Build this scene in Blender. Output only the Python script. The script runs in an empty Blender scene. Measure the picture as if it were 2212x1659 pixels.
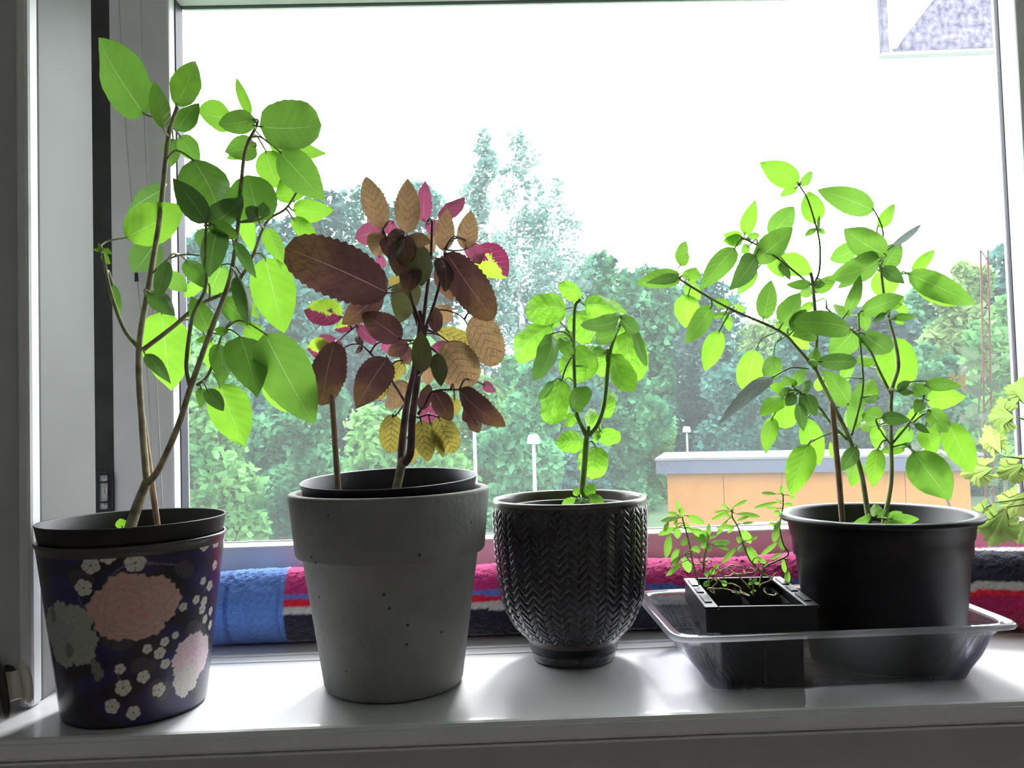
import bpy, bmesh, math, random
import numpy as np
from mathutils import Vector

rng = random.Random(7)
nrg = np.random.default_rng(11)
scn = bpy.context.scene
COL = scn.collection

# ------------------------------------------------------------------ camera, world, light, exposure
CX, CY, F, H = 1106.0, 829.5, 1780.0, 0.278
PITCH, ROLL, YAW = [math.radians(a) for a in (2.25, -1.7, 1.4)]
fw = np.array([math.sin(YAW)*math.cos(PITCH), math.cos(YAW)*math.cos(PITCH), math.sin(PITCH)])
rt = np.array([math.cos(YAW), -math.sin(YAW), 0.0]); up = np.cross(rt, fw)
rt, up = rt*math.cos(ROLL)+up*math.sin(ROLL), -rt*math.sin(ROLL)+up*math.cos(ROLL)
EYE = np.array([0.0, 0.0, H])
cam_d = bpy.data.cameras.new('camera'); cam = bpy.data.objects.new('camera', cam_d); COL.objects.link(cam)
cam_d.sensor_width = 36; cam_d.sensor_fit = 'HORIZONTAL'; cam_d.lens = F/2212*36; cam_d.clip_start = 0.02; cam_d.clip_end = 600
from mathutils import Matrix
cam.matrix_world = Matrix(((rt[0], up[0], -fw[0], 0), (rt[1], up[1], -fw[1], 0), (rt[2], up[2], -fw[2], H), (0, 0, 0, 1)))
scn.camera = cam
W = bpy.data.worlds.new('overcast_sky'); scn.world = W; W.use_nodes = True
W.node_tree.nodes['Background'].inputs[0].default_value = (0.95, 0.97, 1.0, 1)
W.node_tree.nodes['Background'].inputs[1].default_value = 8.6
SUN = bpy.data.lights.new('hazy_sun', 'SUN'); SUN.energy = 4.2; SUN.angle = math.radians(9); SUN.color = (1.0, .98, .96)
sun_o = bpy.data.objects.new('hazy_sun', SUN); COL.objects.link(sun_o)
sun_o.rotation_euler = Vector((-.18, -1.0, -1.12)).to_track_quat('-Z', 'Y').to_euler()
scn.view_settings.view_transform = 'Standard'; scn.view_settings.look = 'None'
scn.view_settings.exposure = 0.0; scn.view_settings.gamma = 1.0; scn.view_settings.use_curve_mapping = False
scn.cycles.max_bounces = 10; scn.cycles.diffuse_bounces = 5; scn.cycles.transparent_max_bounces = 24

def ray(x, y): return rt*(x-CX)/F - up*(y-CY)/F + fw
def P(x, y, Y):                       # photo pixel seen at world depth Y
    d = ray(x, y); return EYE + d*(Y/d[1])
def G(x, y, z):                       # photo pixel seen on the level z
    d = ray(x, y); return EYE + d*((z-H)/d[2])

# ------------------------------------------------------------------ materials
def newmat(name):
    m = bpy.data.materials.new(name); m.use_nodes = True
    nt = m.node_tree; nt.nodes.clear()
    out = nt.nodes.new('ShaderNodeOutputMaterial')
    return m, nt, out
def nd(nt, typ, **kw):
    n = nt.nodes.new(typ)
    for k, v in kw.items(): setattr(n, k, v)
    return n
def c4(c): return (c[0], c[1], c[2], 1.0)
def srgb(r, g, b):
    f = lambda v: (v/255/12.92) if v/255 <= .04045 else ((v/255+.055)/1.055)**2.4
    return (f(r), f(g), f(b))
def ramp(nt, stops, interp='LINEAR'):
    n = nd(nt, 'ShaderNodeValToRGB'); cr = n.color_ramp; cr.interpolation = interp
    while len(cr.elements) < len(stops): cr.elements.new(0.5)
    for e, (p, c) in zip(cr.elements, stops): e.position = p; e.color = c4(c)
    return n
def math_n(nt, op, a, b=None, c=None):
    n = nd(nt, 'ShaderNodeMath', operation=op)
    for i, v in enumerate((a, b, c)):
        if v is None: continue
        if isinstance(v, (int, float)): n.inputs[i].default_value = v
        else: nt.links.new(v, n.inputs[i])
    return n.outputs[0]
def mix_c(nt, fac, a, b):
    n = nd(nt, 'ShaderNodeMix', data_type='RGBA')
    for i, v in ((0, fac), (6, a), (7, b)):
        if isinstance(v, (int, float)): n.inputs[i].default_value = v
        elif isinstance(v, tuple): n.inputs[i].default_value = c4(v)
        else: nt.links.new(v, n.inputs[i])
    return n.outputs[2]
def plain(name, col, rough=.5, spec=.5, var=.06, scale=30, bump=0, bscale=200, metal=0, coat=0, coord='Object', specks=None):
    m, nt, out = newmat(name)
    b = nd(nt, 'ShaderNodeBsdfPrincipled')
    tc = nd(nt, 'ShaderNodeTexCoord'); no = nd(nt, 'ShaderNodeTexNoise'); no.inputs['Scale'].default_value = scale; no.inputs['Detail'].default_value = 5
    nt.links.new(tc.outputs[coord], no.inputs['Vector'])
    lo = tuple(max(0, v*(1-var*2)) for v in col); hi = tuple(min(1, v*(1+var*2)) for v in col)
    r = ramp(nt, [(.3, lo), (.7, hi)]); nt.links.new(no.outputs[0], r.inputs[0])
    cs = r.outputs[0]
    if specks:
        vo = nd(nt, 'ShaderNodeTexVoronoi'); vo.inputs['Scale'].default_value = specks[0]; nt.links.new(tc.outputs[coord], vo.inputs['Vector'])
        s = math_n(nt, 'LESS_THAN', vo.outputs['Distance'], specks[1]); cs = mix_c(nt, s, cs, specks[2])
    nt.links.new(cs, b.inputs['Base Color'])
    b.inputs['Roughness'].default_value = rough; b.inputs['Specular IOR Level'].default_value = spec; b.inputs['Metallic'].default_value = metal
    b.inputs['Coat Weight'].default_value = coat
    if bump:
        n2 = nd(nt, 'ShaderNodeTexNoise'); n2.inputs['Scale'].default_value = bscale; n2.inputs['Detail'].default_value = 4
        nt.links.new(tc.outputs[coord], n2.inputs['Vector'])
        bp = nd(nt, 'ShaderNodeBump'); bp.inputs['Strength'].default_value = bump; bp.inputs['Distance'].default_value = .002
        nt.links.new(n2.outputs[0], bp.inputs['Height']); nt.links.new(bp.outputs[0], b.inputs['Normal'])
    nt.links.new(b.outputs[0], out.inputs[0])
    return m
def attr_mat(name, rough=.5, spec=.5, bump=0, bscale=300, coat=0, sheen=0):
    m, nt, out = newmat(name); b = nd(nt, 'ShaderNodeBsdfPrincipled'); a = nd(nt, 'ShaderNodeAttribute', attribute_name='print')
    nt.links.new(a.outputs['Color'], b.inputs['Base Color']); b.inputs['Roughness'].default_value = rough
    b.inputs['Specular IOR Level'].default_value = spec; b.inputs['Coat Weight'].default_value = coat; b.inputs['Sheen Weight'].default_value = sheen
    if bump:
        tc = nd(nt, 'ShaderNodeTexCoord'); n2 = nd(nt, 'ShaderNodeTexNoise'); n2.inputs['Scale'].default_value = bscale; n2.inputs['Detail'].default_value = 3
        nt.links.new(tc.outputs['Object'], n2.inputs['Vector'])
        bp = nd(nt, 'ShaderNodeBump'); bp.inputs['Strength'].default_value = bump; bp.inputs['Distance'].default_value = .003
        nt.links.new(n2.outputs[0], bp.inputs['Height']); nt.links.new(bp.outputs[0], b.inputs['Normal'])
    nt.links.new(b.outputs[0], out.inputs[0]); return m
THRU = .50
def leafmat(name, top, thru, vein, trans=.55, gloss=.06, rough=.4, lat=7.0, latw=.10, latmix=.35, hv=.25, cells=0, blotch=None, rib=(.52, .72, .30), bump=.35, tip=None):
    """leaf: thin sheet, part of the light reflected and part let through; midrib, side veins, optional net of veins and blotches"""
    m, nt, out = newmat(name)
    tc = nd(nt, 'ShaderNodeTexCoord'); sep = nd(nt, 'ShaderNodeSeparateXYZ'); nt.links.new(tc.outputs['UV'], sep.inputs[0])
    s = math_n(nt, 'ABSOLUTE', math_n(nt, 'SUBTRACT', sep.outputs[0], .5))          # 0 midrib .. .5 edge
    midw = math_n(nt, 'MULTIPLY_ADD', sep.outputs[1], -.010, .012)
    mid = math_n(nt, 'LESS_THAN', s, midw)
    ph = math_n(nt, 'FRACT', math_n(nt, 'MULTIPLY', math_n(nt, 'SUBTRACT', sep.outputs[1], math_n(nt, 'MULTIPLY', s, .5)), lat))
    tri = math_n(nt, 'ABSOLUTE', math_n(nt, 'SUBTRACT', ph, .5))
    side = math_n(nt, 'LESS_THAN', tri, math_n(nt, 'MULTIPLY_ADD', s, -latw, latw*.6))
    thru = tuple(v*THRU for v in thru); blotch = (blotch[0], tuple(v*THRU for v in blotch[1])) if blotch else None
    oi = nd(nt, 'ShaderNodeObjectInfo'); rnd = math_n(nt, 'MULTIPLY_ADD', oi.outputs['Random'], hv, 1-hv/2)
    no = nd(nt, 'ShaderNodeTexNoise'); no.inputs['Scale'].default_value = 45; nt.links.new(tc.outputs['Object'], no.inputs['Vector'])
    rnd2 = math_n(nt, 'MULTIPLY', rnd, math_n(nt, 'MULTIPLY_ADD', no.outputs[0], .35, .82))
    hs = []
    for base in (top, thru):
        c = base
        if blotch:
            vn = nd(nt, 'ShaderNodeTexNoise'); vn.inputs['Scale'].default_value = 2.6; vn.inputs['Detail'].default_value = 6; vn.inputs['Roughness'].default_value = .65
            nt.links.new(tc.outputs['UV'], vn.inputs['Vector'])
            thr = math_n(nt, 'GREATER_THAN', math_n(nt, 'ADD', vn.outputs[0], math_n(nt, 'MULTIPLY_ADD', sep.outputs[0], .5, -.25)), .5)
            c = mix_c(nt, thr, c, blotch[0] if base is top else blotch[1])
        if tip:
            tf = nd(nt, 'ShaderNodeMapRange', interpolation_type='SMOOTHSTEP'); tf.inputs[1].default_value = .45; tf.inputs[2].default_value = 1.05; nt.links.new(math_n(nt, 'ADD', sep.outputs[1], math_n(nt, 'MULTIPLY_ADD', no.outputs[0], .5, -.25)), tf.inputs[0])
            c = mix_c(nt, math_n(nt, 'MULTIPLY', tf.outputs[0], .8), c, tip[0] if base is top else tuple(q*THRU for q in tip[1]))
        vn_c = vein if base is top else tuple(q*THRU for q in vein); rb_c = rib if base is top else tuple(q*(THRU+.1) for q in rib)
        v = mix_c(nt, math_n(nt, 'MULTIPLY', side, latmix), c, vn_c)
        if cells:
            vo = nd(nt, 'ShaderNodeTexVoronoi', feature='DISTANCE_TO_EDGE'); vo.inputs['Scale'].default_value = cells; nt.links.new(tc.outputs['UV'], vo.inputs['Vector'])
            v = mix_c(nt, math_n(nt, 'MULTIPLY', math_n(nt, 'LESS_THAN', vo.outputs['Distance'], .035), .55), v, vn_c)
        v = mix_c(nt, mid, v, rb_c)
        hv_n = nd(nt, 'ShaderNodeHueSaturation'); nt.links.new(v, hv_n.inputs['Color']); nt.links.new(rnd2, hv_n.inputs['Value'])
        hs.append(hv_n.outputs[0])
    bp = nd(nt, 'ShaderNodeBump'); bp.inputs['Strength'].default_value = bump; bp.inputs['Distance'].default_value = .001
    nt.links.new(math_n(nt, 'ADD', tri, math_n(nt, 'MULTIPLY', no.outputs[0], .6)), bp.inputs['Height'])
    di = nd(nt, 'ShaderNodeBsdfDiffuse'); tr = nd(nt, 'ShaderNodeBsdfTranslucent'); gl = nd(nt, 'ShaderNodeBsdfGlossy'); gl.inputs['Roughness'].default_value = rough
    nt.links.new(hs[0], di.inputs[0]); nt.links.new(hs[1], tr.inputs[0])
    for b in (di, tr, gl): nt.links.new(bp.outputs[0], b.inputs['Normal'])
    m1 = nd(nt, 'ShaderNodeMixShader'); m1.inputs[0].default_value = trans
    nt.links.new(di.outputs[0], m1.inputs[1]); nt.links.new(tr.outputs[0], m1.inputs[2])
    m2 = nd(nt, 'ShaderNodeMixShader'); m2.inputs[0].default_value = gloss
    nt.links.new(m1.outputs[0], m2.inputs[1]); nt.links.new(gl.outputs[0], m2.inputs[2]); nt.links.new(m2.outputs[0], out.inputs[0])
    return m
def clearmat(name, tint, gloss=.08, veil=.0, rough=.02, veilcol=(.9, .92, .95), fp=5.0):
    m, nt, out = newmat(name)
    t = nd(nt, 'ShaderNodeBsdfTransparent'); t.inputs[0].default_value = c4(tint)
    g = nd(nt, 'ShaderNodeBsdfGlossy'); g.inputs['Roughness'].default_value = rough
    fr = nd(nt, 'ShaderNodeLayerWeight'); fr.inputs[0].default_value = .5
    fac = math_n(nt, 'MULTIPLY_ADD', math_n(nt, 'POWER', fr.outputs['Facing'], fp), .55, gloss*.3)
    a = nd(nt, 'ShaderNodeMixShader'); nt.links.new(fac, a.inputs[0]); nt.links.new(t.outputs[0], a.inputs[1]); nt.links.new(g.outputs[0], a.inputs[2])
    last = a
    if veil:  # milky layer: haze over the view, whiteness in the plastic
        tl = nd(nt, 'ShaderNodeBsdfTranslucent'); tl.inputs[0].default_value = c4(veilcol)
        tc = nd(nt, 'ShaderNodeTexCoord'); no = nd(nt, 'ShaderNodeTexNoise'); no.inputs['Scale'].default_value = 6; no.inputs['Detail'].default_value = 5
        nt.links.new(tc.outputs['Object'], no.inputs['Vector'])
        d = nd(nt, 'ShaderNodeMixShader'); nt.links.new(math_n(nt, 'MULTIPLY', math_n(nt, 'MULTIPLY_ADD', no.outputs[0], .5, .75), veil), d.inputs[0])
        nt.links.new(a.outputs[0], d.inputs[1]); nt.links.new(tl.outputs[0], d.inputs[2]); last = d
    nt.links.new(last.outputs[0], out.inputs[0]); return m

M = {}
M['wall'] = plain('wall_paint', (.56, .555, .56), .8, .2, .03, 8, .15, 120)
M['ceil'] = plain('ceiling_paint', (.84, .835, .84), .9, .1, .02, 5)
M['roomwall'] = plain('white_room_paint', (.80, .795, .81), .85, .2, .02, 5)
M['floor'] = plain('floor_wood', (.46, .38, .31), .5, .4, .15, 6)
M['white'] = plain('white_gloss_paint', (.80, .79, .81), .35, .5, .03, 14, .06, 60)
M['sill'] = plain('white_sill_paint', (.84, .83, .865), .34, 1.0, .02, 9, .03, 40, coat=.4, specks=(34, .022, (.08, .07, .07)))
M['gasket'] = plain('dark_rubber', (.045, .042, .06), .5, .3)
M['strip'] = plain('gap_shade_grey', (.085, .083, .085), .7, .2)  # dark grey that carries the shade of the sash gap
M['steel'] = plain('hinge_steel', (.42, .41, .40), .35, .5, .1, 80, metal=.8)
M['cord'] = plain('cord_fabric', (.62, .60, .58), .8, .1)
M['glass'] = clearmat('window_glass', (.97, .985, .98), .06, .025)  # pale layer in the pane gives the glare haze, plus some dust
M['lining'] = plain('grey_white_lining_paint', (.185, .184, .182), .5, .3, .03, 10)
M['clear'] = clearmat('clear_plastic', (.80, .80, .85), .24, .07, .08, (.85, .85, .92), 4.2)
M['clearrim'] = clearmat('clear_plastic_rim', (.80, .80, .85), .45, .30, .08, (.9, .9, .96), 2.5)  # milkier copy of the clear plastic, the rim's gleam put into its colour
M['navyplastic'] = plain('dark_plastic', (.012, .010, .022), .42, .35, .1, 40)
M['blackplastic'] = plain('black_plastic', (.0150, .0138, .0190), .42, .42, .1, 40)
M['greyplastic'] = plain('charcoal_plastic', (.026, .025, .026), .5, .35, .1, 40)
M['clay'] = plain('grey_clay', (.27, .268, .258), .8, .2, .07, 16, .5, 140, specks=(46, .07, (.08, .075, .07)))
M['soil'] = plain('potting_soil', (.022, .016, .012), .95, .1, .4, 120, 1.0, 160)
M['stake'] = plain('bamboo_wood', (.36, .24, .16), .6, .3, .15, 60)
M['stem'] = plain('basil_stem', (.34, .37, .18), .5, .3, .2, 60)
M['stemwood'] = plain('basil_woody_stem', (.36, .31, .21), .6, .3, .25, 70)
M['stemgreen'] = plain('green_stem', (.20, .36, .07), .5, .3, .15, 60)
M['stempurple'] = plain('purple_stem', (.15, .085, .095), .5, .3, .25, 60)
M['stempale'] = plain('pale_stem', (.42, .38, .20), .6, .2, .2, 60)
M['dry'] = plain('dried_stem', (.40, .32, .17), .7, .2, .25, 90)
M['basil'] = leafmat('basil_leaf', (.10, .21, .035), (.34, .74, .09), (.40, .72, .20), latmix=.10, trans=.56)
M['young'] = leafmat('backlit_basil_leaf', (.17, .30, .045), (.40, .88, .065), (.36, .72, .12), latmix=.12, trans=.68)  # brighter basil copy, with the backlight put into its colour
M['mature'] = leafmat('shaded_basil_leaf', (.075, .15, .040), (.23, .50, .085), (.22, .42, .14), latmix=.1, trans=.50, gloss=.08)  # darker basil copy, with shade put into its colour
M['puckered'] = leafmat('puckered_basil_leaf', (.15, .28, .04), (.40, .88, .07), (.14, .40, .03), latmix=.35, trans=.66, lat=6, bump=1.0, cells=5)
M['greyback'] = leafmat('grey_underside_leaf', (.42, .47, .46), (.44, .54, .50), (.12, .16, .13), latmix=.7, trans=.45, gloss=.12)
M['purple'] = leafmat('purple_leaf', (.075, .040, .042), (.17, .068, .062), (.06, .02, .03), latmix=.5, trans=.45, cells=9, rib=(.42, .24, .26), tip=((.11, .07, .035), (.36, .20, .07)))
M['bronze'] = leafmat('bronze_leaf', (.13, .08, .05), (.46, .30, .14), (.17, .035, .045), latmix=.8, trans=.55, cells=9, rib=(.34, .12, .14))
M['magenta'] = leafmat('magenta_leaf', (.12, .03, .055), (.46, .10, .20), (.26, .03, .08), latmix=.5, trans=.55, rib=(.60, .28, .40))
M['olive'] = leafmat('olive_leaf', (.12, .11, .035), (.50, .44, .08), (.14, .05, .03), latmix=.95, trans=.55, latw=.14, cells=8, rib=(.16, .06, .04))
M['darkolive'] = leafmat('dark_olive_leaf', (.07, .075, .04), (.16, .16, .05), (.10, .05, .04), latmix=.5, trans=.4, rib=(.2, .16, .10))
M['mixed'] = leafmat('variegated_leaf', (.16, .27, .03), (.58, .90, .07), (.45, .7, .1), latmix=.2, trans=.62, blotch=((.10, .02, .045), (.28, .03, .10)), rib=(.55, .22, .32))
M['herb'] = leafmat('herb_leaf', (.15, .28, .05), (.42, .88, .10), (.3, .6, .12), latmix=.15, trans=.62)
M['geranium'] = leafmat('geranium_leaf', (.24, .30, .10), (.66, .95, .24), (.34, .55, .12), latmix=.3, trans=.68, hv=.3)
M['tomato'] = leafmat('tomato_leaf', (.045, .085, .040), (.12, .24, .10), (.10, .2, .08), latmix=.3, trans=.5)
M['outstem'] = plain('tomato_stem', (.075, .095, .060), .6, .2, .2, 60)
M['petal'] = plain('yellow_petal', (.22, .15, .01), .6, .2)

# ------------------------------------------------------------------ mesh helpers
OFF = {}
def link(o, parent, off):
    COL.objects.link(o)
    if parent is not None: o.parent = parent
    OFF[o.name] = off
def mk(name, verts, faces, mat, parent=None, origin=None, smooth=True, uv=None, kind=None, label=None, cat=None, group=None, color=None, fmat=None, mats=None):
    """one mesh object; verts in world space, stored around the thing's base"""
    v = np.asarray(verts, dtype=np.float64)
    off = OFF[parent.name] if parent is not None else np.array(origin if origin is not None else (0, 0, 0), float)
    me = bpy.data.meshes.new(name)
    me.from_pydata((v-off).tolist(), [], faces if isinstance(faces, list) else faces.tolist())
    for mm in (mats or [mat]): me.materials.append(mm)
    if fmat is not None: me.polygons.foreach_set('material_index', np.asarray(fmat, np.int32))
    if smooth: me.polygons.foreach_set('use_smooth', np.ones(len(me.polygons), bool))
    if uv is not None:
        lay = me.uv_layers.new(name='UVMap'); li = np.empty(len(me.loops), np.int32); me.loops.foreach_get('vertex_index', li)
        lay.data.foreach_set('uv', np.asarray(uv, np.float32)[li].ravel())
    if color is not None:
        a = me.color_attributes.new('print', 'FLOAT_COLOR', 'POINT')
        a.data.foreach_set('color', np.concatenate([color, np.ones((len(color), 1))], 1).astype(np.float32).ravel())
    o = bpy.data.objects.new(name, me)
    link(o, parent, off)
    if parent is None: o.location = off
    tag(o, label, cat, group, kind)
    return o
def tag(o, label=None, cat=None, group=None, kind=None):
    for k, v in (('label', label), ('category', cat), ('group', group), ('kind', kind)):
        if v: o[k] = v
    return o
def thing(name, loc, label, cat, group=None, kind=None):
    o = bpy.data.objects.new(name, None); o.empty_display_size = .02; o.location = loc
    link(o, None, np.array(loc, float)); return tag(o, label, cat, group, kind)
def merge(parts):
    V, Fc, n = [], [], 0
    for v, f in parts:
        V.append(np.asarray(v, float)); Fc += [[i+n for i in q] for q in (f if isinstance(f, list) else f.tolist())]; n += len(v)
    return np.concatenate(V), Fc
def box(x0, x1, y0, y1, z0, z1):
    v = [(x, y, z) for x in (x0, x1) for y in (y0, y1) for z in (z0, z1)]
    return np.array(v, float), [[0, 1, 3, 2], [4, 6, 7, 5], [0, 4, 5, 1], [2, 3, 7, 6], [0, 2, 6, 4], [1, 5, 7, 3]]
def obox(c, ex, ey, ez):              # box from centre and three half axes
    c, ex, ey, ez = [np.asarray(a, float) for a in (c, ex, ey, ez)]
    v = [c+ex*i+ey*j+ez*k for i in (-1, 1) for j in (-1, 1) for k in (-1, 1)]
    return np.array(v), [[0, 1, 3, 2], [4, 6, 7, 5], [0, 4, 5, 1], [2, 3, 7, 6], [0, 2, 6, 4], [1, 5, 7, 3]]
def bevel(o, w, seg=2):
    m = o.modifiers.new('bevel', 'BEVEL'); m.width = w; m.segments = seg; m.limit_method = 'ANGLE'; m.angle_limit = .6; return o
def grid_faces(nr, nc, closed):
    i = np.arange(nr-1)[:, None]; j = np.arange(nc if closed else nc-1)[None, :]; j2 = (j+1) % nc
    a = i*nc+j; b = i*nc+j2
    return np.stack([a, b, b+nc, a+nc], -1).reshape(-1, 4)
def lathe(prof, x, y, n=72, tilt=None):
    """profile (r, z) turned about the vertical through x, y; rings of radius 0 become fans"""
    th = np.arange(n)/n*2*np.pi; V, rings, Fc = [], [], []
    for r, z in prof:
        if r <= 1e-6: rings.append((len(V), 1)); V.append((0, 0, z))
        else:
            rings.append((len(V), n)); V += [(r*math.cos(a), r*math.sin(a), z) for a in th]
    for (s0, n0), (s1, n1) in zip(rings, rings[1:]):
        for j in range(n):
            k = (j+1) % n
            if n0 == n1 == 1: continue
            if n0 == 1: Fc.append([s0, s1+k, s1+j])
            elif n1 == 1: Fc.append([s0+j, s0+k, s1])
            else: Fc.append([s0+j, s0+k, s1+k, s1+j])
    V = np.array(V, float)
    if tilt is not None:
        zc, ax, ay = tilt
        z = V[:, 2]-zc; V = np.stack([V[:, 0]+z*ay, V[:, 1]+z*ax, V[:, 2]+V[:, 0]*-ay+V[:, 1]*-ax], 1)
    return V+np.array([x, y, 0]), Fc
def catmull(pts, k=6):
    p = np.asarray(pts, float)
    if len(p) < 3: return np.array([p[0]+(p[-1]-p[0])*t for t in np.linspace(0, 1, k+1)])
    q = np.vstack([2*p[0]-p[1], p, 2*p[-1]-p[-2]]); out = []
    for i in range(1, len(q)-2):
        for t in np.linspace(0, 1, k, endpoint=False):
            a, b, c, d = q[i-1:i+3]
            out.append(.5*((2*b)+(c-a)*t+(2*a-5*b+4*c-d)*t*t+(3*b-a-3*c+d)*t**3))
    out.append(p[-1]); return np.array(out)
def tube(path, rad, n=6):
    path = np.asarray(path, float); m = len(path); rad = np.broadcast_to(np.asarray(rad, float), (m,)) if np.ndim(rad) == 0 else np.interp(np.linspace(0, 1, m), np.linspace(0, 1, len(rad)), rad)
    V = []; d = path[1]-path[0]; d /= np.linalg.norm(d)+1e-12
    u = np.cross(d, (0.3, .9, .2)); u /= np.linalg.norm(u)
    for i in range(m):
        d = path[min(i+1, m-1)]-path[max(i-1, 0)]; d = d/(np.linalg.norm(d)+1e-12)
        u = u-d*(u@d); u /= np.linalg.norm(u)+1e-12; w = np.cross(d, u)
        for k in range(n):
            a = 2*np.pi*k/n; V.append(path[i]+rad[i]*(u*math.cos(a)+w*math.sin(a)))
    Fc = grid_faces(m, n, True).tolist(); Fc += [list(range(n))[::-1], list(range((m-1)*n, m*n))]
    return np.array(V), Fc

# ------------------------------------------------------------------ leaves
def leaf_geo(B, T, w, roll=0., bow=.08, fold=.12, nl=12, nw=6, serr=.0, a=.55, b=.72, ripple=.0, seed=0, curl=0.):
    """an ovate blade from B (stalk end) to T (tip), w wide, turned by roll about its midrib"""
    B, T = np.asarray(B, float), np.asarray(T, float); ax = T-B; L = np.linalg.norm(ax); ax = ax/L
    v = (B+T)/2-EYE; v /= np.linalg.norm(v)
    s = np.cross(ax, v); s /= np.linalg.norm(s); n = np.cross(s, ax)
    if n @ v > 0: n = -n
    s2 = s*math.cos(roll)+n*math.sin(roll); n2 = n*math.cos(roll)-s*math.sin(roll)
    hw = w/2/max(.45, math.cos(roll)); t = np.linspace(0, 1, nl+1); pk = a/(a+b); nrm = pk**a*(1-pk)**b
    f = (t**a)*((1-t)**b)/nrm; f = np.maximum(f, .012)
    sg = np.where(np.arange(nl+1) % 2 == 0, 1-serr, 1+serr); sg[0] = sg[-1] = 1
    V, UV = [], []; r = np.random.default_rng(seed); p1, p2 = r.uniform(0, 6.28, 2)
    for i, ti in enumerate(t):
        for j in range(nw+1):
            q = -1+2*j/nw; e = f[i]*hw*q*(sg[i] if abs(q) > .99 else 1)
            arc = bow*L*4*ti*(1-ti)+curl*L*(ti**2)*-1
            lift = fold*abs(e)*(1+curl*2)+ripple*hw*math.sin(9*ti+p1+2.2*q)*abs(q)**1.5+ripple*.6*hw*math.sin(17*ti+p2)*(q*q)
            V.append(B+ax*L*ti*(1-.12*abs(curl)*ti)+s2*e+n2*(arc-lift)); UV.append((.5+.5*q*.998, ti))
    return np.array(V), grid_faces(nl+1, nw+1, False), np.array(UV)
def add_leaf(parent, B, T, w, mat, seed=0, petiole=None, pr=.0009, pmat=None, name='leaf', **kw):
    v, f, uv = leaf_geo(B, T, w, seed=seed, **kw)
    o = mk(name, v, f, mat, parent, uv=uv)
    if petiole is not None:
        S = np.asarray(petiole); B = np.asarray(B, float); d = np.linalg.norm(B-S)
        if d > .003:
            ax = np.asarray(T)-B; ax = ax/np.linalg.norm(ax)
            mid = (S+B)/2 - ax*min(.25*d, .012)*.6 + np.array([0, 0, .10*d]); end = B+ax*.004
            tv, tf = tube(catmull([S, mid, B, end], 4), [pr*1.3, pr, pr*.8, pr*.5], 5)
            mk('petiole', tv, tf, pmat or mat, o)
    return o
def stem_pts(px, off, sc, Y):
    """a stem given by points of a detail view: (x, y[, depth offset in cm])"""
    return np.array([P(off[0]+q[0]/sc, off[1]+q[1]/sc, Y+(q[2]/100 if len(q) > 2 else 0)) for q in px])
def plant(root, Y, stems, leafsets, pmat, spread=1.0, seed=1, style='basil'):
    """stems: (material, off, scale, pts, (r0, r1) in mm); leafsets: (off, scale, rows); row = bx,by,tx,ty,w,depth_cm,material[,opts]"""
    samples = []
    for mat, off, sc, pts, rr in stems:
        path = catmull(stem_pts(pts, off, sc, Y), 6); v, f = tube(path, [rr[0]/1000, rr[1]/1000], 8)
        mk('stem', v, f, mat, root); samples.append(path)
    S = np.concatenate(samples); k = seed*1000
    for off, sc, rows in leafsets:
        for row in rows:
            bx, by, tx, ty, w, d, mt = row[:7]; op = row[7] if len(row) > 7 else {}
            k += 1; r = random.Random(k)
            Lp = math.hypot(tx-bx, ty-by)/sc/F*Y
            yb = Y+d/100*.75; yt = Y+d/100*1.1+r.uniform(-.3, .45)*Lp*spread
            B = P(off[0]+bx/sc, off[1]+by/sc, yb); T = P(off[0]+tx/sc, off[1]+ty/sc, yt)
            wm = w/sc/F*(yb+yt)/2
            kw = dict(roll=r.choice((-1, 1))*r.uniform(.1, .65)*spread, bow=r.uniform(.02, .12), fold=r.uniform(.06, .25), ripple=r.uniform(.02, .07))
            if style == 'purple': kw.update(serr=.042, nl=28, ripple=.06, a=.58, b=r.uniform(.72, .95))
            elif style == 'pucker': kw.update(a=.45, b=.52, bow=r.uniform(.15, .30), fold=r.uniform(.25, .5), ripple=.14, nl=16, nw=8, curl=r.uniform(0, .12))
            elif style == 'basil': kw.update(serr=.014, nl=16, a=r.uniform(.52, .64), b=r.uniform(.82, 1.0))
            kw.update(op)
            i = np.argmin(((S-B)**2*np.array([1, .5, 1])).sum(1))
            add_leaf(root, B, T, wm, M[mt], seed=k, petiole=S[i], pr=.0010 if style != 'purple' else .0011, pmat=pmat, **kw)

# ------------------------------------------------------------------ the setting
XR, YW, YS, YG = -.478, .855, 1.10, 1.142      # reveal side, room face of the wall, sash face, glass
XO, ZT = 1.62, .955                             # right end and head of the opening
def struct(name, parts, mat, parent=None, sm=False, bev=0, label=None):
    v, f = merge(parts); o = mk(name, v, f, mat, parent, smooth=sm, kind=None if parent is not None else 'structure', label=label)
    if bev: bevel(o, bev)
    return o
YO = 1.26
struct('wall_front', [box(-1.7, XR, YW, .988, -.85, 1.65), box(-1.7, -.545, .988, YO, -.85, 1.65), box(XO, 2.6, YW, YO, -.85, 1.65), box(XR, XO, YW, YO, -.85, -.022), box(XR, XO, YW, YO, ZT, 1.65)], M['wall'], label='grey painted wall around the window')
struct('wall_left', [box(-1.8, -1.7, -1.9, YO, -.85, 1.65)], M['roomwall'], label='side wall of the room to the left')
struct('wall_right', [box(2.6, 2.7, -1.9, YO, -.85, 1.65)], M['roomwall'], label='side wall of the room to the right')
struct('wall_back', [box(-1.8, 2.7, -2.0, -1.9, -.85, 1.65)], M['roomwall'], label='wall behind the viewer')
struct('ceiling', [box(-1.8, 2.7, -2.0, YO, 1.65, 1.75)], M['ceil'], label='white ceiling of the room')
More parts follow.
